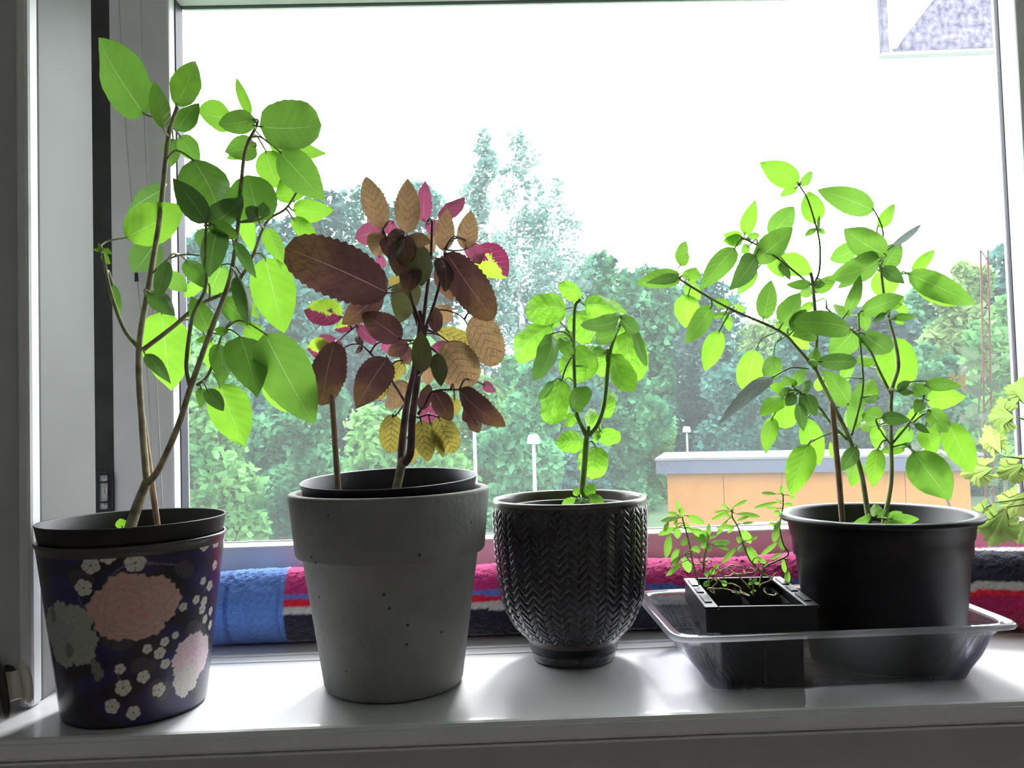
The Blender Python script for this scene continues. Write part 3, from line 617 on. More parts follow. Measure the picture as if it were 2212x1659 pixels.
pot_obj('foot', [(0, .0005), (.0640, .0005), (.0660, .0018), (.0668, .0040), (.0655, .006), (0, .006)], LX, LY, M['greyplastic'], cover)
pl = thing('potted_basil', (LX, LY, .006), 'tall leggy green basil in a dark inner pot at the far left', 'potted plant')
pot_obj('nursery_pot', [(0, .007), (.060, .007), (.0815, .1660), (.0835, .1675), (.0855, .1730), (.0878, .1850), (.0884, .1862), (.0878, .1872), (.0862, .1862), (.0842, .1700), (.0780, .130), (0, .130)], LX, LY, M['greyplastic'], pl)
soil_disc(pl, LX, LY, .166, .0825, 1)
ZA, ZBb, ZC = ((0, 0), 2.676), ((180, 300), 3.318), ((180, 600), 2.9625); PH = ((0, 0), 1.0)
sw, sg_ = M['stemwood'], M['stem']
plant(pl, LY, [
    (sw, *PH, [(276, 1155, -1), (298, 1090, -.5), (318, 1040, 0)], (5.6, 4.6)),
    (sw, *PH, [(318, 1044), (308, 930), (300, 760), (321, 620, 1), (345, 470, 1), (364, 295, 0), (383, 232, 0)], (3.6, 2.0)),
    (sw, *PH, [(318, 1046), (345, 1010, -.5), (385, 920, -1), (413, 833, -1.5), (455, 715, -1.5), (497, 600, -1), (515, 480, 0), (528, 335, 0), (556, 268, 0)], (3.7, 1.6)),
    (sw, *ZBb, [(430, 1510, 0), (640, 1350, 1), (830, 1190, 2), (1060, 1075, 2.5), (1200, 870, 3), (1310, 600, 3), (1450, 500, 3), (1550, 350, 3.5)], (2.6, 1.1)),
    (sg_, *ZC, [(680, 690, -1.5), (660, 540, -2), (700, 250, -3), (775, 90, -3.5), (790, -30, -3.5), (780, -140, -4), (785, -330, -4)], (2.2, 1.2)),
    (sg_, *ZC, [(725, 690, -1.5), (800, 620, -1), (860, 450, 0), (892, 345, .5)], (1.8, 1.1)),
    (sg_, *ZBb, [(400, 1500, 0), (290, 1360, -1), (190, 1080, -2), (140, 820, -2.5), (120, 770, -2.5)], (2.1, 1.3)),
    (sg_, *ZBb, [(500, 960, 1), (600, 868, 0), (720, 830, -1), (860, 838, -3)], (1.0, .8)),
], [
    (*ZA, [(835, 660, 570, 222, 275, -1, 'basil', dict(bow=.05)), (945, 745, 895, 470, 112, -2, 'young'), (1020, 612, 1132, 355, 165, 2, 'young', dict(ripple=.12)), (1025, 757, 1152, 598, 120, 3, 'basil'),  # 'young' is the backlit and 'mature' the shaded copy of the basil leaf
           (1040, 785, 1158, 935, 118, 3, 'basil'), (1000, 800, 990, 965, 100, 4, 'basil'), (1112, 920, 1290, 1310, 275, -2, 'basil', dict(bow=.10)), (1195, 1290, 1000, 1030, 150, -5, 'mature'), (1215, 1300, 1405, 1130, 160, -1, 'mature'),
           (1345, 690, 1143, 640, 170, 5, 'young'), (1478, 690, 1262, 720, 140, 1, 'basil'), (1450, 665, 1365, 450, 62, 4, 'young'), (1500, 732, 1858, 720, 285, -3, 'basil', dict(a=.5, b=.5)), (1482, 845, 1298, 880, 150, 2, 'basil'), (1440, 880, 1310, 915, 60, 5, 'young'),
           (1555, 830, 1888, 888, 125, 5, 'young'), (1615, 875, 1878, 1162, 215, 0, 'basil'), (1535, 870, 1620, 1095, 180, 5, 'young'), (1700, 1170, 1650, 1000, 180, 5, 'young'), (1690, 1215, 1928, 1215, 135, 4, 'young'), (1690, 1258, 1832, 1412, 100, 4, 'young'),
           (1500, 1290, 1430, 1012, 270, 1, 'basil', dict(a=.5, b=.5)), (725, 1375, 1065, 1195, 240, 1, 'young', dict(roll=.2)), (945, 1095, 732, 1235, 130, 5, 'mature'), (905, 1395, 765, 1575, 170, 6, 'mature'),
           (585, 1445, 568, 1405, 26, -2, 'young'), (590, 1445, 648, 1470, 42, -3, 'young'), (590, 1460, 640, 1528, 44, -2, 'young'), (580, 1450, 540, 1440, 20, -2, 'young')]),
    (*ZBb, [(1075, 735, 1195, 1010, 90, -5, 'mature', dict(curl=.3, fold=.6)), (1100, 980, 1215, 1312, 120, -6, 'mature', dict(curl=.2, fold=.5)), (965, 640, 905, 992, 185, -4, 'mature'), (890, 640, 838, 780, 120, 1, 'mature'), (895, 600, 1115, 715, 120, -4, 'basil'),
            (1135, 470, 1212, 810, 120, 6, 'young'), (1310, 640, 1438, 898, 130, 4, 'young'), (1300, 850, 1442, 1392, 315, 5, 'young', dict(roll=.15)), (1255, 565, 1160, 495, 110, -3, 'mature'), (1290, 565, 1290, 452, 95, -3, 'mature'),
            (735, 868, 880, 1075, 140, 2, 'basil'), (1000, 900, 900, 1120, 230, 4, 'basil'), (600, 872, 528, 1155, 115, -3, 'mature', dict(fold=.5)), (590, 958, 738, 1095, 135, 3, 'basil'), (860, 1020, 722, 1130, 95, 6, 'young'),
            (468, 1095, 672, 1255, 140, -2, 'mature', dict(curl=.2)), (905, 1385, 772, 1128, 160, 1, 'basil'), (1000, 1150, 1205, 1335, 160, 1, 'basil'), (1110, 1110, 1260, 1290, 80, 6, 'young')]),
    (*ZC, [(500, 215, 562, 725, 295, 5, 'young', dict(roll=.2)), (830, 392, 718, 402, 58, -1, 'young'), (1000, 372, 1112, 768, 265, -1, 'basil'), (1160, 355, 1478, 937, 335, -3, 'basil', dict(roll=.15)), (1150, 690, 1302, 862, 70, 3, 'young'),
           (868, 420, 882, 695, 140, 0, 'basil'), (800, 400, 830, 610, 90, 5, 'young'), (870, 680, 1032, 1078, 265, 3, 'young', dict(roll=.2)), (752, 702, 752, 832, 68, -2, 'basil'), (790, 708, 897, 853, 100, -3, 'mature'),
           (395, 490, 548, 640, 90, -1, 'mature', dict(curl=.3)), (1060, 290, 1135, 465, 125, 4, 'young'), (188, 40, 236, 255, 62, 2, 'basil'), (920, 350, 840, 330, 60, -1, 'young'), (885, 120, 1080, 330, 70, 3, 'young'), (255, 1605, 235, 1540, 75, -1, 'young')]),
], sg_, seed=1)
def stick(name, a, bq, r_, mat, label):
    d = np.asarray(bq)-np.asarray(a); v, f = tube([np.asarray(a)+d*t for t in (0, .3, .31, .7, .71, .985, 1)], [r_, r_*1.03, r_, r_*1.02, r_*.97, r_*.97, r_*.7], 8)
    mk(name, v, f, mat, origin=tuple(a), label=label, cat='stake', smooth=False)
stick('plant_stake', P(341, 1140, LY+.012), P(308, 898, LY+.012), .0030, M['stake'], 'short wooden stake beside the stem of the leftmost basil')

# --- grey clay pot with tilted dark inner pot
GX, GY = -.1125, .89
pot_obj('clay_pot', [(0, .0008), (.068, .0008), (.0712, .0022), (.0730, .006), (.0925, .1370), (.0950, .1385), (.0982, .1388), (.0998, .1410), (.1062, .2005), (.1058, .2030), (.1042, .2042), (.0985, .2042), (.0965, .2028), (.0935, .150), (.066, .012), (0, .012)], GX, GY, M['clay'], n=110, origin=(GX, GY, 0), label='large pale grey clay pot with a thick rim, second from the left', cat='flower pot')
pp = thing('potted_coleus', (GX, GY, .012), 'bushy purple and bronze plant in a dark inner pot inside the grey clay pot', 'potted plant')
TL = (.2150, -.050, -.010)
v, f = lathe([(0, .05), (.066, .05), (.0885, .195), (.0905, .200), (.0932, .2145), (.0938, .2156), (.0930, .2165), (.0912, .2155), (.0888, .196), (.082, .17), (0, .17)], GX, GY, 84, TL); mk('nursery_pot', v, f, M['navyplastic'], pp)
soil_disc(pp, GX, GY, .192, .085, 2)
ZD, ZE = ((600, 360), 4.254), ((600, 640), 3.771); sp = M['stempurple']
plant(pp, GY, [
    (sw, *ZE, [(960, 1600, -.5), (1010, 1370, 0), (1035, 1330, 0)], (5.2, 5.2)),
    (sp, *ZE, [(1005, 1375, 0), (1010, 1240, .8), (1035, 1000, 1), (1060, 830, 1), (1110, 600, .5), (1150, 330, 0), (1160, 120, 0)], (4.8, 2.4)),
    (sp, *ZE, [(1030, 1360, 0), (1080, 1270, -.6), (1095, 1000, -1), (1135, 700, -1), (1175, 400, -1), (1205, 240, -1)], (4.8, 3.0)),
    (sp, *ZD, [(1330, 1500, -1), (1240, 1250, -1), (1170, 950, -1), (1185, 610, -1)], (2.2, 1.2)), (sp, *ZD, [(1330, 1480, 0), (1370, 1150, 0), (1405, 850, 0), (1420, 510, 0)], (2.2, 1.5)),
    (sp, *ZD, [(1360, 1480, 0), (1440, 1250, -1), (1510, 980, -2), (1535, 760, -2)], (2.0, 1.2)), (sp, *ZD, [(1300, 1480, 1), (1180, 1150, 1), (1060, 830, 1), (965, 570, 1)], (2.0, 1.1)),
    (sp, *ZE, [(1045, 875, 1), (930, 690, 2), (770, 480, 2.5), (690, 390, 3), (640, 240, 3)], (1.7, 1.0)), (sp, *ZE, [(690, 390, 3), (590, 395, 3), (480, 460, 2)], (.9, .7)),
    (sp, *ZE, [(640, 240, 3), (530, 330, 3), (415, 465, 2)], (.9, .7)), (sp, *ZE, [(1145, 960, -1), (1210, 850, -2), (1280, 770, -2), (1480, 760, -2)], (1.6, .9)), (sp, *ZE, [(1140, 990, -1), (1230, 965, -1), (1310, 985, -1)], (1.0, .8)),
    (sp, *ZE, [(1190, 300, 0), (1300, 310, 1), (1390, 370, 0)], (1.0, .8)), (sp, *ZE, [(1260, 110, 0), (1400, 120, 1), (1520, 190, 2), (1620, 390, 2)], (1.0, .7)), (sp, *ZE, [(1030, 880, 1), (970, 960, 2), (935, 985, 2)], (1.0, .7)),
], [
    (*ZD, [(965, 572, 808, 92, 232, 1, 'bronze', dict(roll=.15)), (1187, 612, 1195, 112, 240, -1, 'bronze', dict(roll=.1)), (1345, 505, 1355, 128, 150, 3, 'magenta'), (1490, 490, 1712, 282, 150, 4, 'magenta'), (1520, 775, 1556, 380, 185, -1, 'bronze', dict(roll=.1)), (1722, 760, 1776, 402, 200, 1, 'bronze', dict(roll=.1)),
           (1010, 1160, 68, 745, 520, -5, 'purple', dict(a=.45, b=.42, roll=.15)), (965, 590, 705, 655, 215, 3, 'magenta'), (965, 610, 890, 815, 240, 2, 'bronze'), (1175, 620, 1005, 640, 120, -3, 'purple'), (1190, 640, 1402, 702, 140, -3, 'bronze'), (1170, 650, 1095, 1010, 260, -4, 'purple'), (1240, 690, 1320, 1100, 270, -3, 'darkolive'),
           (1550, 790, 1985, 1405, 350, -4, 'purple', dict(b=.55, roll=.2)), (1832, 735, 2110, 1015, 320, 4, 'mixed', dict(roll=.1)), (1760, 700, 1860, 900, 180, 2, 'magenta'), (590, 1380, 243, 1315, 260, 5, 'mixed'), (960, 1150, 588, 1450, 240, -2, 'purple'), (1230, 1040, 1115, 1440, 270, -2, 'darkolive'), (1140, 1020, 1015, 1085, 105, 4, 'olive'), (935, 815, 965, 940, 95, 4, 'magenta'),
           (1490, 880, 1605, 1240, 190, 2, 'purple'), (1440, 1300, 1595, 1420, 190, 2, 'bronze'), (700, 1430, 520, 1500, 120, 5, 'mixed'), (1165, 640, 1190, 930, 190, -6, 'purple'), (1500, 840, 1540, 1150, 170, -5, 'purple'), (1250, 900, 1180, 1180, 200, -4, 'purple'), (1000, 640, 1060, 860, 170, -2, 'purple'), (1420, 620, 1340, 860, 150, 2, 'bronze'), (1380, 480, 1440, 640, 120, 1, 'magenta'), (1060, 500, 1010, 650, 130, 3, 'magenta')]),
    (*ZE, [(1005, 352, 685, 135, 240, -3, 'purple'), (640, 232, 805, 402, 100, 3, 'magenta'), (468, 372, 362, 892, 285, -1, 'purple', dict(a=.5, b=.5)), (440, 470, 236, 425, 200, 3, 'mixed'), (555, 520, 328, 328, 180, 2, 'magenta'), (895, 500, 638, 918, 285, -2, 'purple', dict(roll=.2)), (890, 700, 808, 855, 95, 3, 'olive'),
           (1065, 720, 878, 905, 185, 3, 'bronze'), (1015, 525, 928, 695, 115, 4, 'olive'), (937, 962, 915, 1275, 200, 3, 'olive', dict(a=.5, b=.5, roll=.1)), (1165, 1010, 1226, 1348, 180, -1, 'olive', dict(roll=.1)), (1240, 1020, 1348, 1318, 115, 1, 'olive'), (1310, 982, 1435, 1275, 215, 0, 'olive', dict(a=.5, b=.5, roll=.1)), (1120, 1175, 1088, 1362, 95, 2, 'olive'),
           (1150, 985, 1335, 925, 165, 3, 'magenta'), (1280, 770, 1412, 1015, 170, -3, 'purple'), (1480, 760, 1858, 1058, 200, -3, 'purple', dict(bow=.12)), (1530, 900, 1672, 1085, 130, -2, 'purple', dict(curl=.3, fold=.5, ripple=.25)), (1380, 370, 1560, 745, 340, 0, 'bronze', dict(a=.5, b=.45, roll=.1)), (1595, 150, 1785, 565, 290, 1, 'bronze', dict(a=.5, b=.5)),
           (1300, 272, 1625, 392, 150, 3, 'olive'), (1178, 620, 1165, 285, 170, -5, 'darkolive'), (1300, 465, 1330, 735, 140, -3, 'darkolive'), (1670, 715, 1778, 772, 85, 4, 'magenta'), (1165, 925, 1235, 715, 110, -3, 'purple'), (1065, 390, 895, 475, 125, -2, 'purple'), (1280, 290, 1300, 95, 120, -1, 'purple'), (1440, 825, 1430, 975, 120, 3, 'olive'),
           (690, 400, 628, 325, 55, 3, 'purple'), (690, 410, 632, 468, 45, 3, 'purple'), (1250, 430, 1390, 380, 90, 2, 'magenta'), (1240, 560, 1215, 720, 110, 3, 'bronze'), (1010, 400, 1080, 560, 120, 3, 'purple'), (870, 370, 900, 450, 90, 4, 'magenta')]),
], sp, seed=2, style='purple')
stick('plant_stake', P(731, 1066, GY-.035), P(717, 852, GY-.035), .0031, M['stake'], 'flat wooden stake standing in the dark inner pot of the purple plant')

# --- textured dark ceramic pot
TX, TY = .0850, .952
cp = catmull([(.0445, .0015, 0), (.0470, .0040, 0), (.0474, .0100, 0), (.0465, .0185, 0), (.0540, .0270, 0), (.0680, .0420, 0), (.0785, .0640, 0), (.0838, .0920, 0), (.0868, .1250, 0), (.0880, .1560, 0), (.0883, .1790, 0)], 30)[:, :2]
dl = np.r_[0, np.cumsum(np.hypot(*np.diff(cp, axis=0).T))]; m_ = 300; sl = np.linspace(0, dl[-1], m_); pr = np.interp(sl, dl, cp[:, 0]); pz = np.interp(sl, dl, cp[:, 1]); n_ = 620
thv = np.arange(n_)/n_*2*np.pi; c_ = (thv/(2*np.pi)*26) % 1.0; tri = np.abs(c_-.5)*2
row = sl[:, None]/.0086; ph = (row-tri[None, :]*1.15) % 1.0
hgt = np.clip(np.minimum(ph, 1-ph)*4, 0, 1)**.6*np.clip(np.minimum(tri, 1-tri)[None, :]*9, 0, 1)**.6
mask = (np.clip((pz-.022)/.01, 0, 1)*np.clip((.176-pz)/.006, 0, 1))[:, None]
R_ = pr[:, None]+(hgt-.5)*.0019*mask; V = np.stack([TX+R_*np.cos(thv), TY+R_*np.sin(thv), np.broadcast_to(pz[:, None], R_.shape)], -1)
M['ceramic'] = plain('dark_glazed_ceramic', (.022, .018, .026), .24, .5, .35, 45, coat=.5)
tp_ = thing('textured_pot', (TX, TY, 0), 'dark glossy round pot with a woven leaf relief, third from the left', 'flower pot')
mk('body', V.reshape(-1, 3), grid_faces(m_, n_, True), M['ceramic'], tp_)
pot_obj('rim', [(.0883, .1788), (.0886, .1812), (.0878, .1832), (.0858, .1840), (.0836, .1832), (.0828, .1800), (.082, .150), (.070, .05), (.045, .012), (0, .012)], TX, TY, plain('brown_glaze_rim', (.10, .075, .07), .3, .5, .1, 40, coat=.3), tp_)
pot_obj('foot', [(0, .0006), (.043, .0006), (.0452, .002), (.0445, .006), (0, .006)], TX, TY, M['ceramic'], tp_)
ps = thing('potted_basil', (TX, TY, .013), 'small basil with round glossy leaves growing in the dark textured pot', 'potted plant')
pot_obj('nursery_pot', [(0, .014), (.050, .014), (.0655, .10), (.0735, .170), (.0755, .1720), (.0750, .1735), (.0730, .1725), (.071, .16), (0, .15)], TX, TY, M['blackplastic'], ps)
soil_disc(ps, TX, TY, .164, .069, 3)
ZF = ((1080, 580), 3.0722); gg = M['stemgreen']
plant(ps, TY, [
    (gg, *ZF, [(533, 1590, -1), (560, 1300, 0), (577, 1105, 0)], (4.0, 3.2)), (gg, *ZF, [(575, 1112, 0), (540, 1040, 0), (508, 955, 0), (498, 800, 0), (490, 560, 0), (497, 270, 0), (530, 210, 0)], (2.9, 1.7)),
    (gg, *ZF, [(590, 1110, 0), (650, 1030, 0), (695, 880, -.5), (722, 600, -1), (760, 460, -1), (810, 350, -1), (850, 320, -1)], (2.9, 1.5)), (gg, *ZF, [(587, 1100, 0), (588, 1045, 0)], (2.3, 2.0)),
    (gg, *ZF, [(715, 620, -1), (713, 535, -1.2)], (2.3, 2.2)), (gg, *ZF, [(486, 570, 0), (482, 480, -1), (420, 420, -2), (345, 432, -3)], (1.2, .9)), (gg, *ZF, [(480, 575, 0), (440, 650, -.5), (408, 745, -.5)], (1.3, 1.0)),
    (gg, *ZF, [(488, 480, 0), (440, 400, 1), (395, 350, 2)], (1.2, .9)),
], [(*ZF, [
    (440, 265, 165, 285, 215, 2, 'puckered'), (535, 205, 392, 95, 115, 1, 'puckered'), (555, 240, 835, 300, 165, 3, 'puckered'), (800, 308, 556, 400, 105, -4, 'mature', dict(curl=.25)), (345, 375, 82, 612, 195, 3, 'puckered'), (342, 432, 255, 745, 140, -5, 'mature', dict(curl=.2)),  # 'mature' is the shaded copy of the basil leaf
    (430, 252, 290, 410, 120, 4, 'basil'), (500, 280, 600, 500, 190, 4, 'puckered'), (635, 572, 400, 700, 245, 2, 'puckered', dict(roll=.15)), (480, 580, 398, 455, 105, -1, 'basil'), (838, 415, 890, 765, 240, 2, 'puckered', dict(roll=.15)), (895, 400, 972, 650, 70, -2, 'mature'), (748, 570, 875, 832, 165, -2, 'puckered'),
    (785, 400, 645, 480, 115, -2, 'basil'), (700, 570, 660, 725, 90, 3, 'puckered'), (410, 738, 325, 1045, 195, -1, 'puckered', dict(roll=.15, ripple=.2)), (352, 748, 262, 875, 60, -2, 'mature'), (420, 755, 425, 1005, 115, 3, 'puckered'), (488, 945, 582, 785, 135, -3, 'basil'), (500, 968, 430, 1045, 85, 1, 'puckered'),
    (698, 1000, 742, 810, 95, 2, 'puckered'), (642, 1085, 590, 925, 95, 4, 'puckered'), (668, 1075, 782, 1168, 130, 2, 'puckered'), (562, 1150, 373, 1150, 148, 1, 'puckered', dict(roll=.1)), (632, 1178, 605, 1402, 205, 2, 'puckered', dict(roll=.1)), (510, 1540, 410, 1555, 65, -3, 'puckered'), (572, 1512, 622, 1432, 80, -1, 'puckered'),
    (580, 1520, 692, 1552, 75, -2, 'puckered'), (540, 1518, 552, 1588, 95, -4, 'puckered'), (520, 1510, 495, 1460, 50, -1, 'puckered'), (800, 318, 905, 430, 95, -4, 'mature', dict(curl=.2)), (662, 1080, 615, 1155, 55, 3, 'puckered'), (470, 470, 352, 440, 90, 5, 'puckered'), (700, 560, 620, 540, 70, -2, 'basil'), (760, 460, 860, 330, 80, 3, 'puckered'), (600, 640, 540, 480, 140, 5, 'puckered')])],
    gg, seed=3, style='pucker')

# --- clear tray holding the black pot and the seedling tray
ZR = .060; cFL, cFR, cBL = G(1462, 1379, ZR), G(2205, 1350, ZR), G(1402, 1277, ZR)
t1 = cFR-cFL; hx = np.linalg.norm(t1)/2; t1 /= 2*hx; t2 = np.array([-t1[1], t1[0], 0]); hy = abs((cBL-cFL) @ t2)/2
tcn = cFL+t1*hx+t2*hy; xc, yc_ = tcn[0], tcn[1]
def rrect(hx_, hy_, rad, n_=192, rib=0., nr=44, e=9.0):
    out = []
    for i in range(n_):
        a = 2*math.pi*(i+.5)/n_; ca, sa = math.cos(a), math.sin(a); 
        sx, sy = abs(ca)**(2/e)*math.copysign(1, ca), abs(sa)**(2/e)*math.copysign(1, sa)
        k = rib*(.5+.5*math.sin(nr*a))
        out.append(((hx_-k)*sx, (hy_-k)*sy))
    return out
def tray_rings(R, nn, e):
    V = []
    for a_, b_, z_, rb in R: V += [np.array([xc, yc_, z_])+t1*q[0]+t2*q[1] for q in rrect(a_, b_, .02, nn, rb, 60, e)]
    return V
ctr = thing('clear_tray', (xc, yc_, 0), 'clear ribbed plastic tray under the black pot at the right', 'tray')
nn = 360
R1 = [(hx+.0035, hy+.0035, ZR-.0045, 0), (hx+.005, hy+.005, ZR-.002, 0), (hx+.0035, hy+.0035, ZR+.0006, 0), (hx+.0005, hy+.0005, ZR+.0012, 0), (hx-.0025, hy-.0025, ZR-.0008, 0), (hx-.0055, hy-.0055, ZR+.0002, 0), (hx-.0075, hy-.0075, ZR-.0025, 0)]
mk('rim', tray_rings(R1, nn, 13), grid_faces(len(R1), nn, True), M['clearrim'], ctr)
R2 = [(hx-.0075, hy-.0075, ZR-.0025, 0), (hx-.009, hy-.009, ZR-.011, 0), (hx-.012, hy-.010, ZR-.013, .003), (hx-.022, hy-.014, ZR-.034, .005), (hx-.033, hy-.017, .012, .006), (hx-.038, hy-.019, .0022, .006), (hx-.044, hy-.025, .0012, .002), (.01, .01, .0014, 0)]
mk('body', tray_rings(R2, nn, 13), grid_faces(len(R2), nn, True).tolist()+[list(range((len(R2)-1)*nn, len(R2)*nn))], M['clear'], ctr)
sv = [np.array([xc, yc_, .0032])]+[np.array([xc, yc_, .0030+.0007*math.sin(i*2.3)])+t1*q[0]+t2*q[1] for i, q in enumerate(rrect(hx-.046, hy-.027, .02, 60, .004, 17, 6))]
mk('soil', sv, [[0, 1+i, 1+(i+1) % 60] for i in range(60)], M['soil'], ctr, kind='stuff')  # thin soil-coloured layer added to darken the tray bottom
BX, BY = float(P(1897, 1112, .906)[0]), .906
sB = .906/.93; rB = .1075*sB; zB = H+(.1559-H)*sB
pb = thing('potted_basil', (BX, BY, .003), 'large basil with many small leaves in the wide black pot at the right', 'potted plant')
pot_obj('nursery_pot', [(0, .0030), (.0755, .0030), (.078, .005), (rB-.0160, zB-.045), (rB-.0135, zB-.0440), (rB-.0125, zB-.0250), (rB-.0110, zB-.0235), (rB-.0085, zB-.006), (rB-.002, zB-.0055), (rB, zB-.003), (rB-.0005, zB), (rB-.003, zB+.0012), (rB-.010, zB+.0008), (rB-.0125, zB-.002), (rB-.016, zB-.024), (rB-.018, zB-.025), (rB-.022, .10), (0, .10)], BX, BY, M['blackplastic'], pb, n=110)
soil_disc(pb, BX, BY, zB-.020, rB-.019, 4)
ZG_, ZH_, ZI = ((1360, 320), 3.95), ((1700, 340), 4.148), ((1500, 700), 3.568)
